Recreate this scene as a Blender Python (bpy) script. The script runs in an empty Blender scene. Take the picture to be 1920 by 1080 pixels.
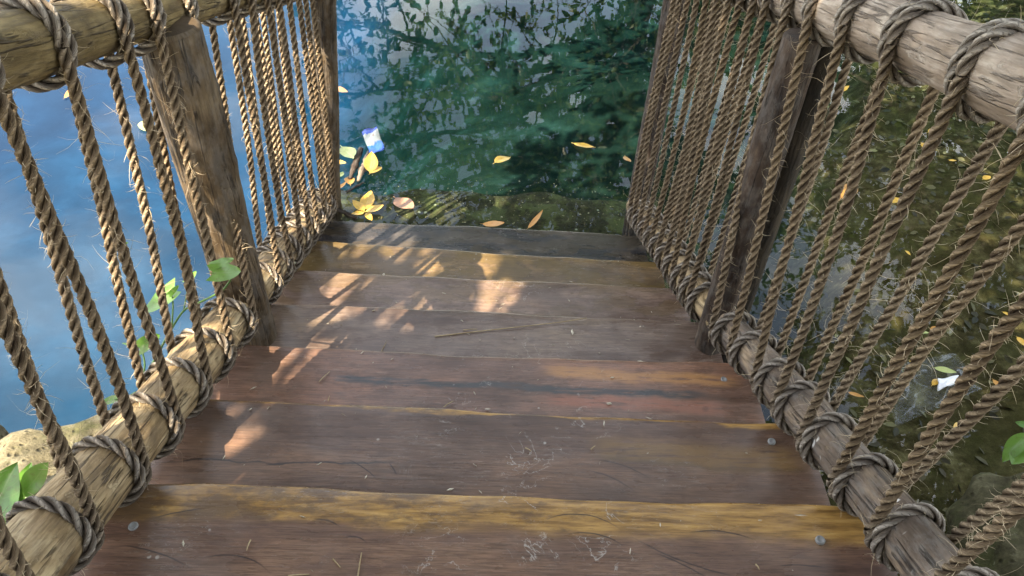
import bpy, math, random
import numpy as np
from mathutils import Vector, Matrix
from math import sin, cos, pi, radians, sqrt, atan2

rng = np.random.default_rng(7)
random.seed(7)
SC = bpy.context.scene
COL = SC.collection

# ------------------------------------------------------------------ camera
F_PX, CAM = 1430.0, np.array((0.0, 0.0, 2.239))
PITCH, YAW, ROLL = radians(43.97), radians(1.09), radians(2.34)
_f = np.array((sin(YAW)*cos(PITCH), cos(YAW)*cos(PITCH), -sin(PITCH)))
_r = np.array((cos(YAW), -sin(YAW), 0.0))
_d = np.cross(_f, _r)
_r, _d = cos(ROLL)*_r - sin(ROLL)*_d, sin(ROLL)*_r + cos(ROLL)*_d
cd = bpy.data.cameras.new('camera')
cd.sensor_width = 36.0
cd.lens = 36.0*F_PX/1920
cd.clip_start, cd.clip_end = 0.02, 2000
co = bpy.data.objects.new('camera', cd)
COL.objects.link(co)
co.matrix_world = Matrix(((_r[0], -_d[0], -_f[0], CAM[0]), (_r[1], -_d[1], -_f[1], CAM[1]),
                          (_r[2], -_d[2], -_f[2], CAM[2]), (0, 0, 0, 1)))
SC.camera = co

def onz(u, v, z):                       # pixel of the photograph -> point on the level z
    q = _f + (u-960)/F_PX*_r + (v-540)/F_PX*_d
    return CAM + q*((z-CAM[2])/q[2])

# ------------------------------------------------------------------ sky, sun, exposure
SUN_EL, SUN_AZ = radians(56), atan2(-0.72, -0.70)      # azimuth from +y towards +x
TO_SUN = np.array((sin(SUN_AZ)*cos(SUN_EL), cos(SUN_AZ)*cos(SUN_EL), sin(SUN_EL)))
w = bpy.data.worlds.new('World')
SC.world = w
w.use_nodes = True
nt = w.node_tree
nt.nodes.clear()
wo = nt.nodes.new('ShaderNodeOutputWorld')
bg = nt.nodes.new('ShaderNodeBackground')
sky = nt.nodes.new('ShaderNodeTexSky')
sky.sky_type = 'NISHITA'
sky.sun_disc = False
sky.sun_elevation = SUN_EL
sky.sun_rotation = SUN_AZ
sky.altitude = 10
tc = nt.nodes.new('ShaderNodeTexCoord')
mp = nt.nodes.new('ShaderNodeMapping')
mp.inputs['Scale'].default_value = (1, 1, 2.4)
cn = nt.nodes.new('ShaderNodeTexNoise')
cn.inputs['Scale'].default_value = 3.2
cn.inputs['Detail'].default_value = 8
cn.inputs['Roughness'].default_value = 0.55
cr = nt.nodes.new('ShaderNodeValToRGB')
cr.color_ramp.elements[0].color = (.08, .08, .08, 1)
cr.color_ramp.elements[0].position = 0.44
cr.color_ramp.elements[1].position = 0.72
cm = nt.nodes.new('ShaderNodeMix')
cm.data_type = 'RGBA'
cm.inputs[7].default_value = (7.5, 7.8, 8.3, 1)
L = nt.links.new
L(tc.outputs['Generated'], mp.inputs['Vector'])
L(mp.outputs['Vector'], cn.inputs['Vector'])
L(cn.outputs['Fac'], cr.inputs['Fac'])
L(cr.outputs['Color'], cm.inputs[0])
L(sky.outputs['Color'], cm.inputs[6])
L(cm.outputs[2], bg.inputs['Color'])
bg.inputs['Strength'].default_value = 0.15
L(bg.outputs['Background'], wo.inputs['Surface'])

sl = bpy.data.lights.new('sun', 'SUN')
sl.energy = 4.2
sl.angle = radians(0.4)
sl.color = (1.0, 0.93, 0.80)
so = bpy.data.objects.new('sun', sl)
COL.objects.link(so)
so.rotation_euler = Vector(TO_SUN).to_track_quat('Z', 'Y').to_euler()
so.location = Vector(TO_SUN)*30
SC.view_settings.view_transform = 'Standard'
SC.view_settings.look = 'None'
SC.view_settings.gamma = 1
SC.view_settings.use_curve_mapping = False
SC.view_settings.exposure = 2.45
SC.view_settings.use_white_balance = True          # the phone balanced for the shade
SC.view_settings.white_balance_temperature = 7600
SC.view_settings.white_balance_tint = 10
cy = SC.cycles
cy.use_denoising = True
cy.max_bounces = 10
cy.diffuse_bounces = 4
cy.transparent_max_bounces = 16
cy.volume_bounces = 0
cy.sample_clamp_indirect = 8

# ------------------------------------------------------------------ node helpers
class NT:
    def __init__(s, name):
        s.m = bpy.data.materials.new(name)
        s.m.use_nodes = True
        s.t = s.m.node_tree
        s.t.nodes.clear()
        s.out = s.t.nodes.new('ShaderNodeOutputMaterial')
        s.tc = s.t.nodes.new('ShaderNodeTexCoord')
        s.geo = s.t.nodes.new('ShaderNodeNewGeometry')
        s.uv, s.obj, s.pos = s.tc.outputs['UV'], s.tc.outputs['Object'], s.geo.outputs['Position']
    def put(s, sock, v):
        if isinstance(v, bpy.types.NodeSocket):
            s.t.links.new(v, sock)
        elif v is not None:
            try:
                sock.default_value = v
            except Exception:
                sock.default_value = (*v, 1.0)
    def node(s, kind, **kw):
        n = s.t.nodes.new('ShaderNode'+kind)
        for k, v in kw.items():
            setattr(n, k, v)
        return n
    def map(s, vec, scale=(1, 1, 1), loc=(0, 0, 0)):
        n = s.node('Mapping')
        s.put(n.inputs['Vector'], vec)
        n.inputs['Scale'].default_value = scale
        n.inputs['Location'].default_value = loc
        return n.outputs[0]
    def noise(s, vec, scale=5., detail=4., rough=.55, dist=0., col=False):
        n = s.node('TexNoise')
        s.put(n.inputs['Vector'], vec)
        n.inputs['Scale'].default_value = scale
        n.inputs['Detail'].default_value = detail
        n.inputs['Roughness'].default_value = rough
        n.inputs['Distortion'].default_value = dist
        return n.outputs['Color' if col else 'Fac']
    def voro(s, vec, scale=5., feature='F1', out='Distance'):
        n = s.node('TexVoronoi', feature=feature)
        s.put(n.inputs['Vector'], vec)
        n.inputs['Scale'].default_value = scale
        return n.outputs[out]
    def ramp(s, fac, stops):
        n = s.node('ValToRGB')
        s.put(n.inputs['Fac'], fac)
        e = n.color_ramp.elements
        while len(e) < len(stops):
            e.new(0.5)
        for q, (p, c) in zip(e, stops):
            q.position = p
            q.color = (c, c, c, 1) if not hasattr(c, '__len__') else (*c[:3], 1)
        return n.outputs['Color']
    def step(s, fac, a, b):
        n = s.node('MapRange', interpolation_type='SMOOTHSTEP')
        s.put(n.inputs['Value'], fac)
        n.inputs['From Min'].default_value = a
        n.inputs['From Max'].default_value = b
        return n.outputs[0]
    def math(s, op, a, b=None, c=None):
        n = s.node('Math', operation=op)
        for i, v in enumerate((a, b, c)):
            s.put(n.inputs[i], v)
        return n.outputs[0]
    def mul(s, *a):
        o = a[0]
        for b in a[1:]:
            o = s.math('MULTIPLY', o, b)
        return o
    def mix(s, fac, a, b, mode='MIX'):
        n = s.node('Mix', data_type='RGBA', blend_type=mode)
        s.put(n.inputs[0], fac)
        s.put(n.inputs[6], a)
        s.put(n.inputs[7], b)
        return n.outputs[2]
    def xyz(s, vec):
        n = s.node('SeparateXYZ')
        s.put(n.inputs[0], vec)
        return n.outputs
    def rand(s):
        return s.node('ObjectInfo').outputs['Random']
    def bump(s, h, strength=.3, dist=.01, n0=None):
        n = s.node('Bump')
        n.inputs['Strength'].default_value = strength
        n.inputs['Distance'].default_value = dist
        s.put(n.inputs['Height'], h)
        s.put(n.inputs['Normal'], n0)
        return n.outputs[0]
    def pbr(s, col, rough=.6, normal=None, spec=.5, coat=None, trans=None, sub=None):
        n = s.node('BsdfPrincipled')
        s.put(n.inputs['Base Color'], col)
        s.put(n.inputs['Roughness'], rough)
        s.put(n.inputs['Normal'], normal)
        s.put(n.inputs['Specular IOR Level'], spec)
        if coat is not None:
            s.put(n.inputs['Coat Weight'], coat)
        s.t.links.new(n.outputs[0], s.out.inputs['Surface'])
        return s.m

M = {}
# ------------------------------------------------------------------ materials: wood
def pole_mat(name, dark, mid, light, grey=0., crack=.6, specks=0., rough=.75):
    n = NT(name)
    u = n.map(n.uv, (1.6, 14, 1))
    fib = n.noise(u, 6, 8, .65)
    big = n.noise(n.map(n.uv, (2.2, 3.5, 1)), 3, 5, .6, .6)
    col = n.ramp(big, [(.30, dark), (.5, mid), (.68, light)])
    col = n.mix(n.step(fib, .36, .62), n.mix(.7, col, dark), col)
    wv = n.noise(n.map(n.uv, (.9, 16, 1)), 1.7, 5, .55, .35)
    line = n.math('ABSOLUTE', n.math('SUBTRACT', wv, .5))
    crk = n.mul(n.math('SUBTRACT', 1., n.step(line, .004, .022)), n.step(n.noise(n.map(n.uv, (2, 4, 1)), 4, 3), .42, .52), crack)
    col = n.mix(crk, col, (.03, .02, .014))
    patch = n.step(n.noise(n.map(n.uv, (7, 11, 1)), 2.2, 6, .7), .57, .66)
    col = n.mix(n.mul(patch, .55), col, light)
    if grey:
        g = n.step(n.noise(n.map(n.uv, (3, 6, 1)), 4, 6, .7), .42, .62)
        col = n.mix(n.mul(g, grey), col, (.20, .185, .17))
    if specks:
        sp = n.math('SUBTRACT', 1., n.step(n.voro(n.map(n.uv, (1, .35, 1)), 34), .10, .17))
        sp = n.mul(sp, n.step(n.noise(n.uv, 9, 3), .52, .60), specks)
        col = n.mix(sp, col, (.72, .70, .66))
    h = n.math('ADD', n.mul(fib, .5), n.math('ADD', n.mul(big, .6), n.mul(crk, -1.2)))
    h = n.math('ADD', h, n.mul(patch, .25))
    return n.pbr(col, rough, n.bump(h, 1., .010), .3)
M['pole_tan'] = pole_mat('stripped_tan_wood', (.12, .075, .036), (.36, .255, .135), (.55, .43, .26), 0.12, .7)
M['pole_yellow'] = pole_mat('yellowed_wood', (.06, .04, .017), (.19, .135, .058), (.32, .24, .115), .1, .7)
M['pole_grey'] = pole_mat('weathered_grey_brown_wood', (.06, .042, .03), (.18, .132, .098), (.36, .265, .175), .5, .8, 1.)
M['pole_pale'] = pole_mat('bleached_pale_wood', (.18, .13, .09), (.38, .30, .235), (.54, .455, .37), .15, .45)
M['post_brown'] = pole_mat('brown_post_wood', (.035, .022, .011), (.10, .066, .036), (.18, .128, .075), .3, .9)
M['post_dark'] = pole_mat('dark_post_wood', (.016, .009, .006), (.05, .031, .02), (.11, .074, .05), .25, .9)
M['post_wet'] = pole_mat('blackened_wet_wood', (.012, .010, .008), (.03, .022, .014), (.07, .05, .03), 0, .5)

def circle3(px, z):
    (ax, ay), (bx, by), (cx, cy_) = [onz(u, v, z)[:2] for u, v in px]
    d = 2*(ax*(by-cy_)+bx*(cy_-ay)+cx*(ay-by))
    ux = ((ax*ax+ay*ay)*(by-cy_)+(bx*bx+by*by)*(cy_-ay)+(cx*cx+cy_*cy_)*(ay-by))/d
    uy = ((ax*ax+ay*ay)*(cx-bx)+(bx*bx+by*by)*(ax-cx)+(cx*cx+cy_*cy_)*(bx-ax))/d
    return ux, uy, math.hypot(ax-ux, ay-uy), ax, cx, (ay+cy_)/2
ARC1 = [[(1010, 981), (1085, 964), (1175, 1002)], [(1280, 1001), (1350, 995), (1428, 1017)], [(1058, 1003), (1130, 1004), (1178, 1030)], [(1175, 1000), (1300, 1058), (1400, 1082)], [(278, 974), (330, 962), (392, 954)],
        [(365, 1052), (430, 1041), (512, 1080)], [(210, 1021), (290, 1035), (370, 1074)], [(585, 975), (620, 979), (642, 992)], [(1220, 1034), (1290, 1062), (1340, 1090)], [(1446, 1062), (1500, 1058), (1560, 1066)], [(640, 1012), (670, 1008), (690, 1022)]]
ARC2 = [[(648, 860), (685, 880), (712, 906)], [(728, 866), (738, 880), (746, 894)], [(1110, 860), (1170, 872), (1230, 905)], [(1090, 880), (1150, 896), (1200, 930)]]
def tread_mat(name, cols, gold=None, streak=None, wet=0., arcs=None, drips=1., seed=0., dark_line=None):
    n = NT(name)
    p = n.map(n.pos, (1, 1, 0), (seed*3.7, 0, 0))
    x, y, z = n.xyz(n.pos)
    grain = n.noise(n.map(p, (1.3, 26, 1)), 3, 9, .62, .25)
    cloud = n.noise(n.map(p, (1.1, 3.2, 1)), 2.1, 5, .6, .5)
    col = n.ramp(cloud, [(.30, cols[0]), (.50, cols[1]), (.68, cols[2])])
    col = n.mix(n.mul(n.step(grain, .38, .66), .55), col, n.mix(.5, col, cols[0], 'MULTIPLY'))
    fine = n.noise(n.map(p, (5, 110, 1)), 3, 5, .7)
    col = n.mix(n.mul(n.step(fine, .46, .58), .48), col, (.04, .026, .02))
    mott = n.noise(n.map(p, (2.5, 4, 1)), 5, 8, .72, .3)
    col = n.mix(n.mul(n.step(mott, .50, .62), .62), col, n.mix(.75, col, cols[0]))
    if gold:                                   # pale sapwood along the front edge: (y of the edge, width, slope)
        ye, wd, sl_ = gold
        e = n.math('SUBTRACT', n.math('ADD', ye, n.mul(x, sl_)), y)
        e = n.math('ADD', e, n.mul(n.math('SUBTRACT', n.noise(n.map(p, (1.5, 5, 1)), 3, 4), .5), .075))
        g = n.math('SUBTRACT', 1., n.step(e, wd*.72, wd*1.15))
        gcol = n.ramp(n.noise(n.map(p, (2, 22, 1)), 4, 6, .6), [(.34, (.14, .07, .022)), (.55, (.36, .20, .06)), (.7, (.48, .29, .10))])
        stain = n.step(n.math('SUBTRACT', n.noise(n.map(p, (3, 7, 1)), 2.3, 7, .7), n.mul(x, .16)), .46, .64)
        gcol = n.mix(n.mul(stain, .85), gcol, (.095, .058, .036))
        col = n.mix(g, col, gcol)
    if streak:
        for (y0, sl_, x0, x1, wd, c) in streak:
            e = n.math('SUBTRACT', y, n.math('ADD', y0, n.mul(x, sl_)))
            e = n.math('ABSOLUTE', n.math('ADD', e, n.mul(n.math('SUBTRACT', n.noise(n.map(p, (2.5, 2.5, 1)), 2.2, 5), .5), .06)))
            g = n.mul(n.math('SUBTRACT', 1., n.step(e, wd*.3, wd)), n.step(x, x0, x0+.08), n.math('SUBTRACT', 1., n.step(x, x1-.08, x1)))
            g = n.mul(g, n.step(n.noise(n.map(p, (5, 50, 1)), 2, 4), .32, .52))
            col = n.mix(g, col, c)
    if wet:                                    # damp film with ragged tide lines
        wn = n.noise(n.map(p, (2.2, 5, 1)), 1.8, 6, .6, .4)
        edge = n.step(wn, .50, .51)
        col = n.mix(n.mul(edge, wet), col, n.mix(.6, col, (.10, .065, .02)))
        rim = n.math('SUBTRACT', 1., n.step(n.math('ABSOLUTE', n.math('SUBTRACT', wn, .505)), .0, .012))
        col = n.mix(n.mul(rim, .4), col, (.04, .03, .02))
    # grey worn bloom
    bl = n.step(n.noise(n.map(p, (1.6, 2.6, 1)), 2.6, 5, .6), .5, .72)
    col = n.mix(n.mul(bl, .22), col, (.21, .175, .155))
    # round water marks
    vm = n.voro(n.map(p, (1, 1, 1)), 9.0)
    ring = n.mul(n.math('SUBTRACT', 1., n.step(vm, .13, .17)), n.step(n.noise(p, 3.1, 2), .56, .6))
    col = n.mix(n.mul(ring, .45), col, (.06, .035, .028))
    # scuffs
    sc_ = n.noise(n.map(p, (9, 50, 1), (0, seed, 0)), 1.5, 3, .5, 1.5)
    scf = n.mul(n.math('SUBTRACT', 1., n.step(n.math('ABSOLUTE', n.math('SUBTRACT', sc_, .5)), .0, .012)), n.step(n.noise(p, 4.5, 4), .55, .64))
    col = n.mix(n.mul(scf, .38), col, (.40, .37, .33))
    # diagonal hair scratches
    rot = n.node('Mapping')
    n.put(rot.inputs['Vector'], p)
    rot.inputs['Rotation'].default_value = (0, 0, radians(35))
    rot.inputs['Scale'].default_value = (3, 60, 1)
    hs = n.noise(rot.outputs[0], 2.0, 2, .5, .6)
    hsl = n.mul(n.math('SUBTRACT', 1., n.step(n.math('ABSOLUTE', n.math('SUBTRACT', hs, .5)), .0, .007)), n.step(n.noise(p, 3.3, 3), .53, .62))
    col = n.mix(n.mul(hsl, .4), col, (.03, .022, .02))
    por = n.noise(n.map(p, (16, 330, 1)), 2.2, 3, .6)
    col = n.mix(n.mul(n.step(por, .60, .68), .55), col, (.03, .018, .013))
    lit_ = n.noise(n.map(p, (11, 210, 1), (3, 1, 0)), 2.0, 3, .6)
    col = n.mix(n.mul(n.step(lit_, .60, .70), .30), col, cols[2])
    for (ang, sd, tone, am) in ((52, 1.7, (.42, .38, .33), .42), (-24, 4.2, (.38, .34, .30), .35), (18, 7.7, (.03, .02, .016), .5)):
        r2 = n.node('Mapping')
        n.put(r2.inputs['Vector'], n.map(p, (1, 1, 1), (sd, sd*.6, 0)))
        r2.inputs['Rotation'].default_value = (0, 0, radians(ang))
        r2.inputs['Scale'].default_value = (5, 90, 1)
        q_ = n.noise(r2.outputs[0], 2.0, 1.5, .5, .4)
        tr_ = n.math('SUBTRACT', 1., n.step(n.math('ABSOLUTE', n.math('SUBTRACT', x, .05)), .12, .5))
        q_ = n.mul(n.math('SUBTRACT', 1., n.step(n.math('ABSOLUTE', n.math('SUBTRACT', q_, .5)), .0, .008)), n.step(n.noise(n.map(p, (1, 1, 1), (sd, 0, 0)), 5.5, 4, .6), .54, .62), n.math('ADD', .35, n.mul(tr_, .65)))
        col = n.mix(n.mul(q_, am), col, tone)
    # white dried drips down the middle
    if drips:
        wx = n.math('ABSOLUTE', n.math('SUBTRACT', x, .06))
        band = n.math('SUBTRACT', 1., n.step(wx, .10, .34))
        dn = n.noise(n.map(p, (1, 1, 1), (seed, 3, 0)), 10.5, 5, .62, .8)
        dl = n.math('SUBTRACT', 1., n.step(n.math('ABSOLUTE', n.math('SUBTRACT', dn, .5)), -.002, .010))
        dm = n.step(n.noise(n.map(p, (1, 1, 1), (9, seed, 0)), 6.5, 4, .65), .53, .60)
        spot = n.mul(n.math('SUBTRACT', 1., n.step(n.voro(p, 24), .07, .12)), n.step(n.noise(p, 12, 2), .6, .64))
        wh = n.math('MAXIMUM', n.mul(dl, dm, band), n.mul(spot, .8))
        col = n.mix(n.mul(wh, .6*drips), col, (.60, .57, .52))
    if arcs:
        tot = None
        for px in arcs[0]:
            cx, cyc, r_, x0, x1, ym = circle3(px, arcs[1])
            wd = .0022
            dx = n.math('SUBTRACT', x, cx)
            dy = n.math('SUBTRACT', y, cyc)
            dd = n.math('SQRT', n.math('ADD', n.mul(dx, dx), n.mul(dy, dy)))
            dd = n.math('ABSOLUTE', n.math('ADD', n.math('SUBTRACT', dd, r_), n.mul(n.math('SUBTRACT', n.noise(p, 30, 3), .5), .004)))
            side_ = n.step(y, cyc, cyc+.01) if ym > cyc else n.math('SUBTRACT', 1., n.step(y, cyc-.01, cyc))
            e_ = (x1-x0)*.3
            g = n.mul(n.math('SUBTRACT', 1., n.step(dd, wd*.25, wd)), n.step(x, x0, x0+e_), n.math('SUBTRACT', 1., n.step(x, x1-e_, x1)), side_)
            tot = g if tot is None else n.math('MAXIMUM', tot, g)
        col = n.mix(n.mul(tot, .85), col, (.028, .02, .02))
    h = n.math('ADD', n.mul(grain, .5), n.mul(cloud, .8))
    rg = n.math('ADD', .14 - .04*wet, n.mul(n.noise(n.map(p, (2, 6, 1)), 3, 5), .28))
    return n.pbr(col, rg, n.bump(h, .35, .004), .5)
DK, BR, RD, GR = (.08, .044, .029), (.175, .095, .058), (.26, .118, .06), (.24, .172, .118)
PU = (.19, .106, .07)
M['steel'] = NT('galvanised_steel').pbr((.22, .22, .215), .45, None, .5)

def rope_mat(name, A, B):
    n = NT(name)
    u, v, _ = n.xyz(n.uv)
    at = n.node('Attribute', attribute_name='weather')
    wth = at.outputs['Fac']
    a, b, c, crest = [n.mix(wth, p_, q_) for p_, q_ in zip(A, B)]
    ph = n.math('ADD', n.mul(u, 90.), n.mul(v, 5.0))
    fr = n.math('ABSOLUTE', n.math('SUBTRACT', n.math('FRACT', ph), .5))
    fi = n.noise(n.map(n.uv, (60, 9, 1)), 3, 3, .7)
    big = n.noise(n.pos, 9, 4, .6)
    col = n.mix(n.step(big, .3, .5), a, b)
    col = n.mix(n.step(big, .5, .7), col, c)
    col = n.mix(n.step(fi, .4, .7), n.mix(.55, col, a), col)
    col = n.mix(n.mul(n.step(v, .55, 1.), .55), col, crest)  # pale crests and, next, dark grooves: strand shading put into the colour
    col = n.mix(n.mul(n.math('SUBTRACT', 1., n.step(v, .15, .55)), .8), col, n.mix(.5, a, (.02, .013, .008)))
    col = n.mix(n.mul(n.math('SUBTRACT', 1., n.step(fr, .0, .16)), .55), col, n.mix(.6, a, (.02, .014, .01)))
    tone = n.noise(n.map(n.pos, (3, 3, 1.2)), 2.5, 3)
    col = n.mix(n.mul(n.step(tone, .5, .7), .35), col, n.mix(.5, col, (.05, .035, .025)))
    h = n.math('ADD', n.mul(fr, 1.6), n.mul(fi, .9))
    return n.pbr(col, .85, n.bump(h, .9, .003), .2)
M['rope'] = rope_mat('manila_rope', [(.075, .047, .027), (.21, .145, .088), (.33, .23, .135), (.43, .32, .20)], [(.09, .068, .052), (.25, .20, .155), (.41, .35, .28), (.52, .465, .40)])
M['fibre'] = NT('loose_fibre').pbr((.5, .40, .27), .7, None, .3)

def leaf_mat(name, a, b, trans=.35, rough=.35, vein=None):
    n = NT(name)
    col = n.mix(n.rand(), a, b)
    col = n.mix(n.step(n.noise(n.pos, 14, 3), .35, .65), col, n.mix(.4, col, b))
    if vein is not None:
        u, v, _ = n.xyz(n.uv)
        mid = n.math('SUBTRACT', 1., n.step(n.math('ABSOLUTE', n.math('SUBTRACT', v, .5)), .01, .04))
        sv = n.math('ABSOLUTE', n.math('SUBTRACT', n.math('FRACT', n.math('SUBTRACT', n.mul(u, 7.), n.mul(n.math('ABSOLUTE', n.math('SUBTRACT', v, .5)), 3.))), .5))
        side = n.mul(n.math('SUBTRACT', 1., n.step(sv, .0, .09)), .35)
        col = n.mix(n.math('MAXIMUM', n.mul(mid, .7), side), col, vein)
        bl = n.step(n.noise(n.pos, 90, 5, .65), .52, .66)
        col = n.mix(n.mul(bl, .6), col, n.mix(.5, col, (.10, .05, .02)))
    d = n.node('BsdfPrincipled')
    n.put(d.inputs['Base Color'], col)
    d.inputs['Roughness'].default_value = rough
    t = n.node('BsdfTranslucent')
    n.put(t.inputs['Color'], col)
    mx = n.node('MixShader')
    mx.inputs[0].default_value = trans
    n.t.links.new(d.outputs[0], mx.inputs[1])
    n.t.links.new(t.outputs[0], mx.inputs[2])
    n.t.links.new(mx.outputs[0], n.out.inputs['Surface'])
    return n.m
def crown_mat(name, cols):
    n = NT(name)
    u, v, _ = n.xyz(n.uv)
    col = n.ramp(u, [(0, cols[0]), (.45, cols[1]), (.85, cols[2]), (1, cols[3])])
    d = n.node('BsdfPrincipled')
    n.put(d.inputs['Base Color'], col)
    d.inputs['Roughness'].default_value = .38
    t = n.node('BsdfTranslucent')
    n.put(t.inputs['Color'], n.mix(.5, col, (.16, .26, .03)))
    mx = n.node('MixShader')
    mx.inputs[0].default_value = .35
    n.t.links.new(d.outputs[0], mx.inputs[1])
    n.t.links.new(t.outputs[0], mx.inputs[2])
    n.t.links.new(mx.outputs[0], n.out.inputs['Surface'])
    return n.m
M['crown'] = crown_mat('tree_foliage', [(.04, .07, .02), (.08, .125, .035), (.14, .18, .06), (.30, .30, .12)])
n = NT('bark')
M['bark'] = n.pbr(n.ramp(n.noise(n.map(n.pos, (6, 6, 1.5)), 4, 6, .7), [(.3, (.05, .04, .03)), (.7, (.20, .165, .13))]), .9, n.bump(n.noise(n.map(n.pos, (9, 9, 2)), 5, 5), .8, .02))
M['leaf_yellow'] = leaf_mat('yellow_fallen_leaf', (.62, .36, .05), (.70, .44, .09), .2, .35, (.75, .52, .16))
M['leaf_orange'] = leaf_mat('orange_fallen_leaf', (.52, .24, .05), (.40, .20, .06), .15, .4, (.55, .32, .10))
M['leaf_brown'] = leaf_mat('brown_fallen_leaf', (.24, .12, .06), (.30, .16, .10), .1, .5, (.34, .2, .12))
M['leaf_lime'] = leaf_mat('pale_green_fallen_leaf', (.40, .48, .16), (.46, .50, .20), .2, .35, (.56, .58, .28))
M['vine_leaf'] = leaf_mat('fresh_green_leaf', (.085, .21, .035), (.14, .28, .05), .3, .28, (.17, .29, .08))
n = NT('green_stem'); M['stem'] = n.pbr((.08, .17, .035), .45)
n = NT('straw'); M['straw'] = n.pbr(n.ramp(n.noise(n.pos, 60, 3), [(.3, (.25, .17, .08)), (.7, (.46, .36, .21))]), .7)

# ground, stone
n = NT('ground_and_lake_bed')
x, y, z = n.xyz(n.pos)
big = n.noise(n.pos, 1.1, 6, .6)
fin = n.noise(n.pos, 14, 8, .7)
peb = n.voro(n.pos, 26, 'F1', 'Color')
lime = n.ramp(fin, [(.3, (.13, .115, .075)), (.5, (.36, .32, .22)), (.7, (.56, .52, .39))])
lime = n.mix(n.step(n.noise(n.pos, 5, 6, .7), .52, .64), lime, (.08, .085, .035))
litter = n.ramp(n.noise(n.pos, 9, 8, .75), [(.28, (.014, .009, .004)), (.48, (.055, .036, .015)), (.60, (.12, .082, .035)), (.72, (.24, .175, .08))])
litter = n.mix(n.mul(n.step(n.noise(n.pos, 2.4, 5), .45, .62), .6), litter, (.05, .04, .014))
sand = n.ramp(n.noise(n.pos, .9, 7, .62), [(.30, (.045, .058, .068)), (.5, (.072, .088, .10)), (.68, (.115, .135, .148))])
algae = n.ramp(n.noise(n.pos, 2.0, 6, .65), [(.32, (.010, .010, .0055)), (.55, (.026, .025, .0135)), (.72, (.06, .056, .032))])
deep = n.mix(n.step(n.math('ADD', x, n.mul(n.math('SUBTRACT', big, .5), 1.2)), -2.5, -1.3), sand, algae)
col = n.mix(n.step(z, -.95, -.55), deep, litter)
col = n.mix(n.step(n.math('ADD', z, n.mul(fin, .1)), -.02, .16), col, lime)
far = n.ramp(big, [(.35, (.045, .06, .02)), (.65, (.10, .09, .05))])
dist = n.math('SQRT', n.math('ADD', n.mul(x, x), n.mul(y, y)))
col = n.mix(n.mul(n.step(dist, 9, 14), n.step(z, .05, .3)), col, far)
M['ground'] = n.pbr(col, .9, n.bump(n.mul(fin, n.step(z, -1.2, -.3)), .8, .03), .0)

def rock_mat(name, a, b, c, moss):
    n = NT(name)
    f1 = n.noise(n.pos, 11, 9, .72)
    pit = n.step(n.voro(n.pos, 30), .05, .30)
    col = n.ramp(f1, [(.30, a), (.5, b), (.68, c)])
    col = n.mix(n.mul(n.math('SUBTRACT', 1., pit), .6), col, a)
    col = n.mix(n.mul(n.step(n.noise(n.pos, 6, 7, .7), .48, .60), moss), col, (.065, .075, .025))
    lich = n.mul(n.math('SUBTRACT', 1., n.step(n.voro(n.pos, 19), .08, .2)), n.step(n.noise(n.pos, 7, 4), .55, .62))
    col = n.mix(n.mul(lich, .7), col, (.36, .38, .26))
    return n.pbr(col, .92, n.bump(n.math('ADD', f1, n.mul(pit, .35)), 1., .03), .2)
M['rock_pale'] = rock_mat('pale_limestone', (.05, .042, .024), (.19, .165, .105), (.33, .295, .205), .6)
M['rock_moss'] = rock_mat('mossy_dark_stone', (.025, .022, .012), (.085, .078, .042), (.20, .185, .11), .6)
M['ledge'] = rock_mat('algae_covered_stone', (.008, .009, .003), (.022, .021, .008), (.07, .063, .028), .75)

# water: clear body that absorbs red, mirror at the surface by Schlick's law
n = NT('lake_water')
bm_ = n.bump(n.noise(n.map(n.pos, (1, 1.5, 1)), 2.6, 3.5, .5, .4), .010, .08)
lw = n.node('LayerWeight')
lw.inputs['Blend'].default_value = .5
n.put(lw.inputs['Normal'], bm_)
F = n.math('ADD', .042, n.mul(.958, n.math('POWER', lw.outputs['Facing'], 5.)))
gl = n.node('BsdfGlossy')
gl.inputs['Roughness'].default_value = 0.0
n.put(gl.inputs['Normal'], bm_)
tr = n.node('BsdfTransparent')
mx = n.node('MixShader')
n.put(mx.inputs[0], F)
n.t.links.new(tr.outputs[0], mx.inputs[1])
n.t.links.new(gl.outputs[0], mx.inputs[2])
n.t.links.new(mx.outputs[0], n.out.inputs['Surface'])
va = n.node('VolumeAbsorption')
va.inputs['Color'].default_value = (.45, .80, .91, 1)
va.inputs['Density'].default_value = .7
n.t.links.new(va.outputs[0], n.out.inputs['Volume'])
M['water'] = n.m

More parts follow.
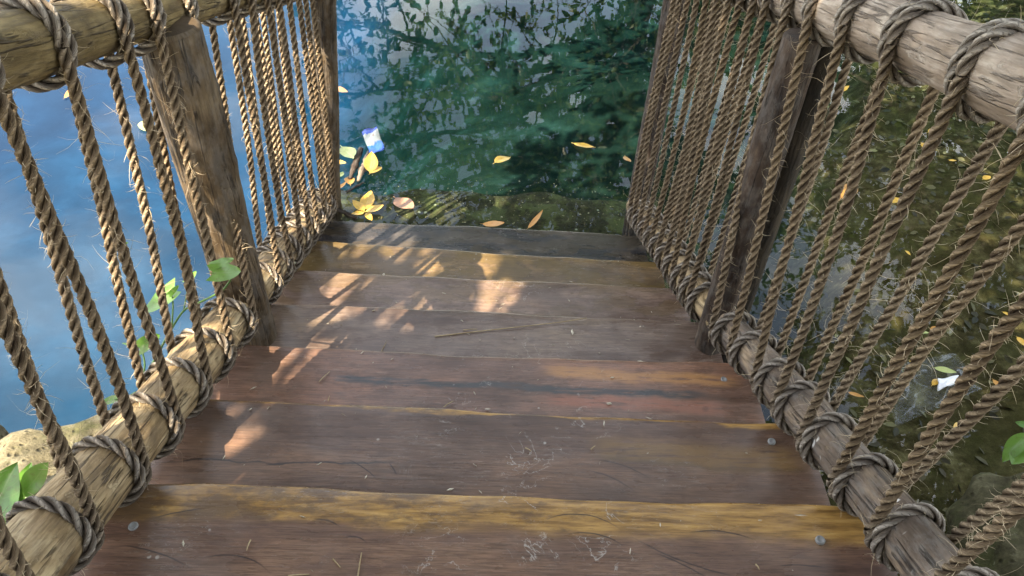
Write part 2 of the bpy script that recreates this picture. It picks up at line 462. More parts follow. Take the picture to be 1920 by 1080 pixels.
# ------------------------------------------------------------------ mesh helpers
def mesh(name, V, Fc, mats, uv=None, smooth=True, midx=None):
    V = np.asarray(V, dtype=np.float32).reshape(-1, 3)
    me = bpy.data.meshes.new(name)
    if isinstance(Fc, np.ndarray):
        k = Fc.shape[1]
        nf = len(Fc)
        me.vertices.add(len(V))
        me.vertices.foreach_set('co', V.ravel())
        me.loops.add(nf*k)
        me.loops.foreach_set('vertex_index', Fc.astype(np.int32).ravel())
        me.polygons.add(nf)
        me.polygons.foreach_set('loop_start', np.arange(0, nf*k, k, dtype=np.int32))
        me.polygons.foreach_set('loop_total', np.full(nf, k, dtype=np.int32))
        me.update(calc_edges=True)
    else:
        me.from_pydata(V.tolist(), [], Fc)
    if uv is not None:
        l = me.uv_layers.new(name='UVMap')
        vi = np.empty(len(me.loops), dtype=np.int32)
        me.loops.foreach_get('vertex_index', vi)
        uv = np.asarray(uv, dtype=np.float32)
        l.data.foreach_set('uv', (uv if len(uv) == len(vi) and len(uv) != len(V) else uv[vi]).ravel())
    for m_ in (mats if isinstance(mats, (list, tuple)) else [mats]):
        me.materials.append(M[m_])
    if midx is not None:
        me.polygons.foreach_set('material_index', np.asarray(midx, dtype=np.int32))
    me.polygons.foreach_set('use_smooth', np.full(len(me.polygons), smooth))
    me.validate()
    return me

def obj(name, me, parent=None, **props):
    o = bpy.data.objects.new(name, me)
    COL.objects.link(o)
    if parent is not None:
        o.parent = parent
        if parent.parent is None:
            o.matrix_parent_inverse = Matrix.Translation(-parent.location)
    for k, v in props.items():
        o[k] = v
    return o

def thing(name, loc, label, category, group=None):
    e = bpy.data.objects.new(name, None)
    e.empty_display_size = .1
    COL.objects.link(e)
    e.location = loc
    e['label'] = label
    e['category'] = category
    if group:
        e['group'] = group
    return e

def frames(P):
    T = np.gradient(P, axis=0)
    T /= np.linalg.norm(T, axis=1)[:, None]
    N = np.zeros_like(P)
    a = np.array((0, 0, 1.)) if abs(T[0][2]) < .8 else np.array((1., 0, 0))
    v = np.cross(T[0], a)
    v /= np.linalg.norm(v)
    for i in range(len(P)):
        v = v - T[i]*(v @ T[i])
        v /= np.linalg.norm(v)
        N[i] = v
    return T, N, np.cross(T, N)

def resample(P, step):
    P = np.asarray(P, float)
    s = np.concatenate([[0], np.cumsum(np.linalg.norm(np.diff(P, axis=0), axis=1))])
    k = max(2, int(s[-1]/step)+1)
    t = np.linspace(0, s[-1], k)
    return np.stack([np.interp(t, s, P[:, i]) for i in range(3)], 1), t

def tube_quads(nr, ns, off=0):
    i, j = np.meshgrid(np.arange(nr-1), np.arange(ns), indexing='ij')
    a = off + i*ns + j
    b = off + i*ns + (j+1) % ns
    return np.stack([a, b, b+ns, a+ns], -1).reshape(-1, 4)

def tube(P, R, ns=8, step=None, cap=True):
    P = np.asarray(P, float)
    R = np.broadcast_to(np.asarray(R, float), (len(P),)).copy()
    if step:
        s = np.concatenate([[0], np.cumsum(np.linalg.norm(np.diff(P, axis=0), axis=1))])
        P2, t = resample(P, step)
        R = np.interp(t, s, R)
        P = P2
    T, N, B = frames(P)
    a = np.linspace(0, 2*pi, ns, endpoint=False)
    V = P[:, None] + R[:, None, None]*(np.cos(a)[None, :, None]*N[:, None] + np.sin(a)[None, :, None]*B[:, None])
    return V.reshape(-1, 3), tube_quads(len(P), ns)

# ------------------------------------------------------------------ wooden poles
def wood_pole(name, P0, P1, r0, r1, mat, parent, seed, bend=.012, ns=40, line=None, knots=5):
    g = np.random.default_rng(seed)
    P0, P1 = np.array(P0, float), np.array(P1, float)
    ln = np.linalg.norm(P1-P0)
    k = max(12, int(ln/.02))
    t = np.linspace(0, 1, k)
    ax = (P1-P0)/ln
    e1 = np.cross(ax, (0, 0, 1.)) if abs(ax[2]) < .9 else np.cross(ax, (0, 1., 0))
    e1 /= np.linalg.norm(e1)
    e2 = np.cross(e1, ax)
    ph = g.uniform(0, 6, 6)
    cx = bend*(np.sin(t*4+ph[0]) - np.sin(ph[0]) - t*(np.sin(4+ph[0])-np.sin(ph[0])))
    cy_ = bend*(np.sin(t*5+ph[1]) - np.sin(ph[1]) - t*(np.sin(5+ph[1])-np.sin(ph[1])))
    C = P0 + (P1-P0)*t[:, None] + cx[:, None]*e1 + cy_[:, None]*e2
    if line is not None:
        C = np.array([line(q) for q in P0[1] + (P1[1]-P0[1])*t])
    a = np.linspace(0, 2*pi, ns, endpoint=False)
    R = (r0 + (r1-r0)*t)[:, None]*(1 + .035*np.cos(2*a+ph[2]+t[:, None]*1.4) + .02*np.cos(3*a+ph[3]-t[:, None]*2)
        + .012*np.cos(7*a+ph[4]+3*np.sin(t[:, None]*6)) + .008*np.cos(13*a+ph[5]+2*np.sin(t[:, None]*9)))
    R = R*(1+.03*np.sin(t*ln*9+ph[0])[:, None])
    for _ in range(knots):
        kt, ka = g.uniform(.05, .95), g.uniform(0, 2*pi)
        dd = ((t[:, None]-kt)*ln/.03)**2 + ((np.angle(np.exp(1j*(a-ka)))[None, :])*r0/.02)**2
        R = R + .006*np.exp(-dd)
    R += g.normal(0, .0005, R.shape)
    V = C[:, None] + R[..., None]*(np.cos(a)[None, :, None]*e1 + np.sin(a)[None, :, None]*e2)
    # rounded, slightly uneven ends
    V = V.reshape(-1, 3)
    Q = tube_quads(k, ns)
    # loop uv so the seam does not smear
    i, j = np.meshgrid(np.arange(k-1), np.arange(ns), indexing='ij')
    uu = t*ln + seed*1.37
    vv = np.arange(ns+1)/ns*2*pi*r0
    luv = np.stack([np.stack([uu[i], vv[j]], -1), np.stack([uu[i], vv[j+1]], -1), np.stack([uu[i+1], vv[j+1]], -1), np.stack([uu[i+1], vv[j]], -1)], 2).reshape(-1, 2)
    nv = len(V)
    ringA, ringB = V[:ns], V[-ns:]
    cV, cF, cU = [], [], []
    for ring, cen, sg in ((ringA, C[0], -1), (ringB, C[-1], 1)):
        inner = cen + (ring-cen)*.86 + ax*sg*.008
        b0 = nv + len(cV)
        cV += list(inner) + [cen + ax*sg*.009]
        base = 0 if sg < 0 else nv-ns
        for q in range(ns):
            q2 = (q+1) % ns
            cF.append([base+q, base+q2, b0+q2, b0+q][::(-1 if sg < 0 else 1)])
            cF.append([b0+q, b0+q2, b0+ns, b0+ns][::(-1 if sg < 0 else 1)])
            cU += [(.01*q, 0), (.01*q, .01), (.01*q+.01, .01), (.01*q+.01, 0)] + [(q*.002, 0), (q*.002, .01), (q*.002+.002, .01), (q*.002+.002, 0)]
    Fall = Q.tolist()
    for f_ in cF:
        u_ = []
        for q in f_:
            if q not in u_:
                u_.append(q)
        Fall.append(u_)
    V = np.vstack([V, np.array(cV)])
    lu = luv.tolist()
    idx = 0
    for f_, q in zip(cF, range(len(cF))):
        m_ = len(set(f_))
        lu += [cU[min(len(cU)-1, q*4+z_)] for z_ in range(m_)]
    me = mesh(name, V, Fall, mat, np.array(lu))
    return obj(name, me, parent)

# ------------------------------------------------------------------ rope
RR = .0110                                    # radius of the laid rope
def rope_mesh(P, s0, mats, wf=(0., 0.), rr=RR, pitch=.080, ns=7, fuzz=120, g=rng, step=.0062):
    P, t = resample(P, step)
    T, N, B = frames(P)
    a_ = rr*.57
    rs = rr*.47
    Vs, Qs, Us, off = [], [], [], 0
    ring = np.linspace(0, 2*pi, ns, endpoint=False)
    for k in range(3):
        th = 2*pi*(t+s0)/pitch + 2*pi*k/3
        rad = np.cos(th)[:, None]*N + np.sin(th)[:, None]*B
        tan = -np.sin(th)[:, None]*N + np.cos(th)[:, None]*B
        wob = 1 + .07*np.sin(t*57+k*2.1+s0*31) + g.normal(0, .03, len(t))
        C = P + (a_*wob)[:, None]*rad
        V = C[:, None] + rs*(np.cos(ring)[None, :, None]*rad[:, None] + 1.16*np.sin(ring)[None, :, None]*tan[:, None])
        V = V + g.normal(0, .00035, V.shape)
        Vs.append(V.reshape(-1, 3))
        Qs.append(tube_quads(len(t), ns, off))
        off += len(t)*ns
        uu = np.repeat(t+s0, ns)
        vv = np.tile(np.abs(np.linspace(-1, 1, ns)), len(t))
        Us.append(np.stack([uu, vv], 1))
    nq = sum(len(q) for q in Qs)
    # loose fibres standing off the lay
    nfib = int(fuzz*t[-1])
    if nfib:
        i = g.integers(1, len(t)-1, nfib)
        an = g.uniform(0, 2*pi, nfib)
        o = np.cos(an)[:, None]*N[i] + np.sin(an)[:, None]*B[i]
        tg = -np.sin(an)[:, None]*N[i] + np.cos(an)[:, None]*B[i]
        sgn = g.choice([-1, 1], nfib)[:, None]
        ln = (g.gamma(1.6, .0082, nfib)+.004)[:, None]
        dirv = o*g.uniform(.5, 1, nfib)[:, None] + T[i]*sgn*g.uniform(.1, 1.1, nfib)[:, None] + tg*g.normal(0, .5, nfib)[:, None]
        dirv /= np.linalg.norm(dirv, axis=1)[:, None]
        b0 = P[i] + o*rr*.8
        curl = (T[i]*g.normal(0, .45, nfib)[:, None] + tg*g.normal(0, .4, nfib)[:, None])
        p1 = b0 + dirv*ln*.36 + curl*ln*.06
        p3 = b0 + dirv*ln*.68 + curl*ln*.32
        p2 = b0 + dirv*ln*.92 + curl*ln*.85
        wv = np.cross(dirv, g.normal(0, 1, (nfib, 3)))
        wv /= np.linalg.norm(wv, axis=1)[:, None]
        wd = .00044
        FV = np.stack([b0-wv*wd, b0+wv*wd, p1+wv*wd*.9, p1-wv*wd*.9, p3+wv*wd*.7, p3-wv*wd*.7, p2+wv*wd*.35, p2-wv*wd*.35], 1).reshape(-1, 3)
        q = off + np.arange(nfib)[:, None]*8
        FQ = np.concatenate([q+np.array([[0, 1, 2, 3]]), q+np.array([[3, 2, 4, 5]]), q+np.array([[5, 4, 6, 7]])])
        Vs.append(FV)
        Qs.append(FQ)
        Us.append(np.zeros((len(FV), 2)))
    V, Q, U = np.vstack(Vs), np.vstack(Qs), np.vstack(Us)
    mi = np.zeros(len(Q), dtype=np.int32)
    mi[nq:] = 1
    me = mesh('rope', V, Q, mats, U, True, mi)
    wl = wf[0] + (wf[1]-wf[0])*np.clip(np.minimum(t, t[-1]-t)/.07, 0, 1)
    wv_ = np.zeros(len(V), dtype=np.float32)
    wv_[:off] = np.tile(np.repeat(wl, ns), 3)
    at = me.attributes.new('weather', 'FLOAT', 'POINT')
    if len(at.data) == len(wv_):
        at.data.foreach_set('value', wv_)
    return me

# ------------------------------------------------------------------ the setting: ground sheet with the lake basin
def sm(a, b, x):
    t = np.clip((x-a)/(b-a), 0, 1)
    return t*t*(3-2*t)
def vnoise(x, y, s=1., seed=0):
    return (np.sin(x*1.7*s+seed+1.3*np.sin(y*1.1*s+seed))+np.sin(y*2.1*s-seed*2+1.7*np.sin(x*.9*s+seed*.5))+.5*np.sin(x*4.3*s+y*3.7*s+seed)+.5*np.sin(-x*3.1*s+y*5.3*s+2*seed))/3
def ground_h(x, y):
    xb = .95 + .42*(y-2.0) + .22*vnoise(x, y, .9, 2)
    deep = -3.3 + 1.6*sm(-2.6, -.2, x) + .35*vnoise(x, y, .5, 5)
    shallow = -.34 - .16*sm(2, 6, y) + .09*vnoise(x, y, 1.5, 1) + .03*vnoise(x, y, 6, 3)
    h = deep + (shallow-deep)*sm(-.35, .55, x-xb)
    # the shore on this side, sloping up to the landing
    ys = 1.22 + .12*vnoise(x, y*0, 1.6, 4) - .35*sm(1.0, -.0, np.abs(x))
    sh = np.minimum(1.12, .06 + .52*(ys-y) + .05*vnoise(x, y, 3.2, 7)*sm(0, .3, ys-y))
    h = np.maximum(h, -3.5)
    h = h + (np.maximum(h, sh)-h)*sm(-.05, .25, ys-y)
    slope = -.2-(y-ys)*1.7
    h = np.maximum(h, np.where(y > ys-.1, slope, -9))
    # far banks
    bank = np.maximum(np.maximum(sm(10.5, 12.5, y+.5*vnoise(x, y, .5, 9)), sm(6.2, 8.2, x+.4*vnoise(x, y, .5, 8))), np.maximum(sm(-11, -14, x), 0))
    h = h + (.7+.25*vnoise(x, y, .3, 3)-h)*bank
    h = np.where(y < -.6, np.maximum(h, 1.1*sm(-.4, -.9, y)+.02*vnoise(x, y, 2, 1)), h)
    return h
gx = np.unique(np.concatenate([np.linspace(-3, 4.2, 120), np.linspace(-16, -3, 40), np.linspace(4.2, 12, 36), -np.geomspace(16, 400, 14), np.geomspace(12, 400, 14)]))
gy = np.unique(np.concatenate([np.linspace(-1, 6, 120), np.linspace(6, 15, 40), -np.geomspace(1, 400, 20), np.geomspace(15, 400, 14)]))
X, Y = np.meshgrid(gx, gy)
H = ground_h(X, Y)
nyy, nxx = X.shape
i, j = np.meshgrid(np.arange(nyy-1), np.arange(nxx-1), indexing='ij')
a = i*nxx+j
obj('ground', mesh('ground', np.stack([X, Y, H], -1), np.stack([a, a+1, a+nxx+1, a+nxx], -1).reshape(-1, 4), 'ground'), kind='structure')
# water: one closed body
x0, x1, y0, y1, zb = -15.5, 9.5, -1.2, 14.5, -5.
Vw = [(x0, y0, zb), (x1, y0, zb), (x1, y1, zb), (x0, y1, zb), (x0, y0, 0), (x1, y0, 0), (x1, y1, 0), (x0, y1, 0)]
obj('water', mesh('water', Vw, [(3, 2, 1, 0), (4, 5, 6, 7), (0, 1, 5, 4), (1, 2, 6, 5), (2, 3, 7, 6), (3, 0, 4, 7)], 'water', None, False), kind='structure')

# submerged stone ledge in front of the last tread
def rough_block(name, x0, x1, y0, y1, z0, z1, mat, seed, amp=.02, res=.05, parent=None):
    nx, ny, nz = [max(2, int((b-a)/res)) for a, b in ((x0, x1), (y0, y1), (z0, z1))]
    idx, V, Fc = {}, [], []
    def vid(i, j, k):
        if (i, j, k) not in idx:
            p = np.array((x0+(x1-x0)*i/nx, y0+(y1-y0)*j/ny, z0+(z1-z0)*k/nz))
            o = amp*np.array((vnoise(p[1]*3, p[2]*5, 2, seed), vnoise(p[0]*3, p[2]*5, 2, seed+1), vnoise(p[0]*3, p[1]*3, 2, seed+2)))
            idx[(i, j, k)] = len(V)
            V.append(p+o)
        return idx[(i, j, k)]
    for i in range(nx):
        for j in range(ny):
            Fc.append([vid(i, j, nz), vid(i+1, j, nz), vid(i+1, j+1, nz), vid(i, j+1, nz)])
    for k in range(nz):
        for i in range(nx):
            Fc.append([vid(i, 0, k), vid(i+1, 0, k), vid(i+1, 0, k+1), vid(i, 0, k+1)])
            Fc.append([vid(i+1, ny, k), vid(i, ny, k), vid(i, ny, k+1), vid(i+1, ny, k+1)])
        for j in range(ny):
            Fc.append([vid(0, j+1, k), vid(0, j, k), vid(0, j, k+1), vid(0, j+1, k+1)])
            Fc.append([vid(nx, j, k), vid(nx, j+1, k), vid(nx, j+1, k+1), vid(nx, j, k+1)])
    return obj(name, mesh(name, V, Fc, mat), parent)
o = rough_block('stone_ledge', -1.0, .80, 2.45, 3.20, -1.9, -.17, 'ledge', 3, .035)
o['label'] = 'algae covered stone ledge under the water just beyond the lowest tread'
o['category'] = 'ledge'

def rock(name, c, s, mat, seed, label, rz=0., sub=5):
    import bmesh
    bm = bmesh.new()
    bmesh.ops.create_icosphere(bm, subdivisions=sub, radius=1)
    g = np.random.default_rng(seed)
    ph = g.uniform(0, 9, 8)
    pl = g.normal(0, 1, (9, 3))
    pl /= np.linalg.norm(pl, axis=1)[:, None]
    for v in bm.verts:
        p = np.array(v.co)
        r = 1.0
        for q in pl:
            dq = p @ q
            if dq > .01:
                r = min(r, (.74+.1*np.sin(ph[0]+q[0]*9))/dq)
        r *= 1 + .05*np.sin(p[0]*7+ph[1]+2*np.sin(p[1]*5))+.04*np.sin(p[1]*11+ph[2]+p[2]*6)+.03*np.sin(p[2]*19+ph[3]+p[0]*13)+.018*np.sin(p[0]*31+ph[4])*np.sin(p[1]*29+ph[5])+.012*np.sin(p[0]*53+p[2]*47+ph[6])*np.sin(p[1]*59)
        v.co = Vector(p*r*np.array(s))
    me = bpy.data.meshes.new(name)
    bm.to_mesh(me)
    bm.free()
    me.materials.append(M[mat])
    me.polygons.foreach_set('use_smooth', np.ones(len(me.polygons), dtype=bool))
    o = obj(name, me, None, label=label, category='rock')
    o.location = c
    o.rotation_euler = (0, 0, rz)
    return o
rock('limestone_rock', (-1.75, 1.10, -.02), (.66, .42, .34), 'rock_pale', 2, 'pale pitted limestone rock at the edge of the blue water', .25)
rock('limestone_rock', (-1.22, 1.06, .02), (.58, .46, .42), 'rock_pale', 5, 'pale limestone rock under the broad green leaves by the bottom pole', .9)
rock('mossy_rock', (1.72, .98, .02), (.52, .42, .42), 'rock_moss', 8, 'dark mossy boulder at the edge of the shallow water', .5)
rock('mossy_rock', (1.22, .62, .05), (.30, .34, .26), 'rock_moss', 11, 'small mossy stone tucked beside the grey bottom pole', 1.4, 4)

# ------------------------------------------------------------------ staircase
ST = thing('wooden_staircase', (0, 1.6, -.4), 'wide brown hardwood staircase going down into the water', 'staircase')
NOS = [(-.80, .838, .775, .822, .852), (-.795, 1.160, .755, 1.132, .713), (-.79, 1.462, .72, 1.437, .573), (-.80, 1.772, .70, 1.744, .434),
       (-.82, 2.084, .675, 2.040, .294), (-.83, 2.410, .65, 2.340, .155), (-.85, 2.724, .64, 2.683, .015)]
back = [(-.72, .838-.31*(k), .71, .822-.31*k, .852+.1396*k) for k in (2, 1)]
ALL = back + NOS
mats_t = []
for k, q in enumerate(ALL):
    ye = (q[1]+q[3])/2
    nm = 'tread_wood_%d' % k
    if k <= 1:
        M[nm] = tread_mat(nm, (DK, BR, RD), seed=k*1.0)
    elif k == 2:
        M[nm] = tread_mat(nm, ((.105, .06, .047), PU, (.265, .155, .10)), gold=(ye, .085, -.012), arcs=(ARC1, .852), seed=2.3)
    elif k == 3:
        M[nm] = tread_mat(nm, (DK, (.15, .09, .063), (.225, .125, .075)), gold=(ye, .016, -.02), streak=[(1.03, -.05, .22, .75, .012, (.025, .022, .02)), (1.06, -.06, .2, .75, .05, (.17, .10, .045)), (.985, 0.01, -.8, -.2, .004, (.03, .022, .02))], arcs=(ARC2, .713), seed=4.1)
    elif k == 4:
        M[nm] = tread_mat(nm, (DK, (.20, .115, .082), (.29, .145, .09)), streak=[(1.335, -.03, -.5, .6, .017, (.045, .045, .045)), (1.405, -.06, .1, .7, .03, (.34, .17, .07)), (1.30, -.04, .1, .65, .03, (.26, .11, .07))], seed=6.6)
    elif k == 5:
        M[nm] = tread_mat(nm, (DK, (.20, .145, .115), GR), seed=8.2, drips=.7)
    elif k == 6:
        M[nm] = tread_mat(nm, (DK, (.19, .13, .10), (.26, .175, .125)), wet=.5, seed=10.5, drips=.6)
    elif k == 7:
        M[nm] = tread_mat(nm, ((.06, .042, .025), (.14, .092, .05), (.25, .155, .06)), wet=.9, seed=12.7, drips=.5)
    else:
        M[nm] = tread_mat(nm, ((.010, .011, .013), (.018, .020, .023), (.035, .038, .036)), wet=.3, seed=15.1, drips=.4)

def board(name, k, q, mat, th=.042, dep=.385):
    xl, yl, xr, yr, z = q
    g = np.random.default_rng(40+k)
    nx, ny = 60, 14
    rows = []
    # profile: bottom back -> top back -> top ... rounded nosing -> bottom front
    prof = [(-dep, -th), (-dep, -.002), (-dep+.006, 0)] + [(-dep+.006+(dep-.016)*i/ny, 0) for i in range(1, ny+1)] + [(-.0055, -.0012), (-.002, -.0045), (0, -.010), (0, -th+.006), (-.005, -th)]
    ph = g.uniform(0, 9, 5)
    V, U = [], []
    for i in range(nx+1):
        t = i/nx
        x = xl + (xr-xl)*t
        ye = yl + (yr-yl)*t
        wob = .0035*np.sin(t*7+ph[0]) + .0022*np.sin(t*19+ph[1]) + .0012*np.sin(t*47+ph[2])
        for (a, b) in prof:
            fr = max(0., 1+a/.09)
            V.append((x, ye + a + wob*fr, z + b + (.0022*np.sin(t*5+ph[3]) + .0012*np.sin(a*17+ph[4]) + .0006*np.sin(t*33+ph[1]))))
    npf = len(prof)
    Fc = []
    for i in range(nx):
        for j in range(npf):
            j2 = (j+1) % npf
            Fc.append([i*npf+j, i*npf+j2, (i+1)*npf+j2, (i+1)*npf+j][::-1])
    Fc.append(list(range(npf))[::1])
    Fc.append([nx*npf+j for j in range(npf)][::-1])
    me = mesh(name, V, Fc, mat, None, False)
    sm_ = np.ones(len(me.polygons), dtype=bool)
    sm_[-2:] = False
    me.polygons.foreach_set('use_smooth', sm_)
    import bmesh
    bm = bmesh.new()
    bm.from_mesh(me)
    bmesh.ops.recalc_face_normals(bm, faces=bm.faces)
    for e in bm.edges:
        if e.calc_face_angle(0) > radians(40):
            e.smooth = False
    bm.to_mesh(me)
    bm.free()
    return obj(name, me, ST)

def lathe(prof, ns=20):
    a = np.linspace(0, 2*pi, ns, endpoint=False)
    V = np.array([[(r*cos(t), r*sin(t), z) for t in a] for r, z in prof]).reshape(-1, 3)
    Fc = tube_quads(len(prof), ns).tolist() + [[(len(prof)-1)*ns+q for q in range(ns)]]
    return V, Fc
sv, sf = lathe([(.0095, -.012), (.0095, -.0002), (.0088, .0012), (.0065, .0024), (.0058, .0014), (.001, .0012)])
screw_me = mesh('screw', sv, sf, 'steel')
SCREW = {2: [(250, 987), (1538, 1013)], 3: [(1447, 828)], 4: [(1357, 712)]}
for k, q in enumerate(ALL):
    b = board('tread', k, q, 'tread_wood_%d' % k)
    if k == 8:
        b['label'] = 'black wet lowest tread at the waterline'
    if k == 2:
        b['label'] = 'tread with golden front edge'
    for (u, v) in SCREW.get(k, []):
        P = onz(u, v, q[4])
        s = obj('screw', screw_me, b)
        s.location = (P[0], P[1], q[4]+.0018)
for sx in (-.60, .52):
    y_a, y_b = .0, 2.85
    prof = []
    for (y, dz) in ((y_a, -.075), (y_b, -.075), (y_b, -.29), (y_a, -.29)):
        prof.append((y, .852-.4495*(y-.83)+dz-.095*(1 if dz > -.1 else 1)))
    dx = -.05*(1 if sx < 0 else 1)
    V = [(sx+o_-(.04*(y-.8)), y, z) for o_ in (0, .06) for (y, z) in prof]
    obj('stringer', mesh('stringer', V, [(0, 1, 2, 3), (7, 6, 5, 4), (0, 4, 5, 1), (1, 5, 6, 2), (2, 6, 7, 3), (3, 7, 4, 0)], 'post_wet', None, False), ST)

# ------------------------------------------------------------------ railings
def rail_line(ys, xs, z0, m, ph):
    c = np.polyfit(ys, xs, 3 if len(ys) > 3 else 1)
    return lambda y: np.array((np.polyval(c, y) + .004*sin(y*5+ph), y, z0 - m*y + .005*sin(y*4+ph*2)))
LB = rail_line([.1, .65, 1.5, 1.72, 2.2, 2.8], [-.79, -.778, -.772, -.795, -.82, -.838], 1.265, .43, 1.)
RB = rail_line([.1, .65, 1.5, 1.66, 2.2, 2.85], [.795, .762, .692, .672, .648, .622], 1.265, .43, 2.)
LT = rail_line([.3, 3.0], [-.80, -.80], 1.654+.335*1.119, .335, 3.)
RT = rail_line([.3, 1.1, 1.8, 3.0], [.765, .755, .742, .665], 1.698+.292*1.035, .292, 4.)

def railing(side):
    if side == 'L':
        e = thing('rope_railing', (-.78, 1.6, .4), 'rope railing on the deep blue water side with a vine creeping at its foot', 'railing', 'rope railings of the stairs')
        Bt, Tp, sg, rb, rt = LB, LT, 1., .060, .058
        wood_pole('bottom_pole', LB(.12), LB(1.545), .063, .058, 'pole_tan', e, 1, line=LB)
        wood_pole('bottom_pole', LB(1.70), LB(2.82), .058, .052, 'pole_tan', e, 2, line=LB)
        wood_pole('handrail_pole', LT(.35), LT(3.0), .058, .055, 'pole_yellow', e, 3, line=LT)
        p = wood_pole('post', (-.758, 1.605, -1.2), (-.765, 1.63, 1.445), .060, .071, 'post_brown', e, 4, .01)
        wood_pole('post', (-1.00, 2.82, -1.9), (-.705, 2.86, 1.04), .054, .050, 'post_brown', e, 5, .01)
        wood_pole('post', (-.80, .10, .2), (-.80, .12, 1.93), .060, .060, 'post_brown', e, 12, .01)
        yb = [.33, .49, .649, .826, .984, 1.142, 1.304, 1.49, 1.79, 1.95, 2.10, 2.24, 2.37, 2.50, 2.61, 2.72]
        yt = [.45, .62, .80, .985, 1.182, 1.397, 1.545, 1.72, 1.99, 2.13, 2.27, 2.39, 2.51, 2.62, 2.72, 2.81]
    else:
        e = thing('rope_railing', (.7, 1.6, .4), 'rope railing beside the shallow brown water with fallen leaves', 'railing', 'rope railings of the stairs')
        Bt, Tp, sg, rb, rt = RB, RT, -1., .050, .058
        wood_pole('bottom_pole', RB(.12), RB(1.57), .054, .048, 'pole_grey', e, 6, line=RB)
        wood_pole('bottom_pole', RB(1.625), RB(2.86), .048, .044, 'pole_tan', e, 7, line=RB)
        wood_pole('handrail_pole', RT(.35), RT(3.05), .060, .055, 'pole_pale', e, 8, line=RT)
        wood_pole('post', (.668, 1.585, -1.2), (.690, 1.70, 1.44), .041, .045, 'post_dark', e, 9, .012)
        b = wood_pole('post', (.750, 1.66, -1.2), (.770, 1.76, 1.41), .038, .042, 'post_wet', e, 10, .008)
        b['label'] = 'blackened post standing behind the grey one'
        wood_pole('post', (.612, 2.86, -1.9), (.655, 2.93, 1.09), .047, .050, 'post_dark', e, 11, .006)
        wood_pole('post', (.80, .10, .2), (.80, .12, 1.93), .060, .060, 'post_dark', e, 13, .01)
        yb = [.40, .545, .692, .837, .985, 1.122, 1.24, 1.397, 1.525, 1.75, 1.845, 1.95, 2.06, 2.17, 2.28, 2.39, 2.50, 2.605, 2.71]
        yt = [.40, .55, .72, .90, 1.081, 1.307, 1.505, 1.69, 1.83, 1.985, 2.08, 2.18, 2.28, 2.38, 2.475, 2.565, 2.65, 2.735, 2.81]
    g = np.random.default_rng(11 if side == 'L' else 23)
    for k, (b_, t_) in enumerate(zip(yb, yt)):
        near = b_ < 1.6
        def circ(fn, y, r, th0, th1, adv):
            n_ = 64
            th = np.linspace(th0, th1, n_)
            yy = y + np.linspace(.5*adv, -.5*adv, n_)
            C = np.array([fn(q) for q in yy])
            ax = fn(y+.1)-fn(y-.1)
            ax /= np.linalg.norm(ax)
            e1 = np.array((sg, 0, 0)) - ax*(ax[0]*sg)
            e1 /= np.linalg.norm(e1)
            e2 = np.cross(ax, e1)*(1 if np.cross(ax, e1)[2] > 0 else -1)
            rr_ = r + RR*.93 + .0015*np.sin(th*3+k)
            return C + rr_[:, None]*(np.cos(th)[:, None]*e1 + np.sin(th)[:, None]*e2)
        adv_b = 3.05*RR*g.uniform(.95, 1.15)
        adv_t = 3.1*RR*g.uniform(.95, 1.15)
        bw = circ(Bt, b_, rb, 0, -3*pi, adv_b)
        tw = circ(Tp, t_, rt, pi, -2*pi, adv_t)
        def run(p, q):
            m_ = 40
            t = np.linspace(0, 1, m_)
            P = p + (q-p)*t[:, None]
            bow = np.sin(pi*t)
            P[:, 0] += bow*g.normal(0, .006)
            P[:, 1] += bow*g.normal(0, .013) + .003*np.sin(t*9+g.uniform(0, 6))*bow
            return P
        inner = run(tw[-1], bw[0])
        if side == 'R':                      # on this side the outer strand slants to the next wrap along the handrail
            tprev = yt[k-1] if k > 0 else .28
            outer = run(bw[-1], circ(Tp, tprev, rt, pi, -2*pi, adv_t)[0])
        else:
            outer = run(bw[-1], tw[0])
        s = g.uniform(0, 1)
        fz = 260 if near else 130
        for nm, P, mt in (('rope', inner, 'rope'), ('rope_wrap', bw, 'rope_grey'), ('rope', outer, 'rope'), ('rope_wrap', tw, 'rope_grey')):
            ln = np.sum(np.linalg.norm(np.diff(P, axis=0), axis=1))
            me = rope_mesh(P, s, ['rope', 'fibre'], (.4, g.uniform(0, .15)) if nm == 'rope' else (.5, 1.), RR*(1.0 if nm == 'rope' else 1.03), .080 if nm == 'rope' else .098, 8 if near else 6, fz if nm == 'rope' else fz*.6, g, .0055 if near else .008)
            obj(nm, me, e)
            s += ln
    return e
railing('L')
railing('R')

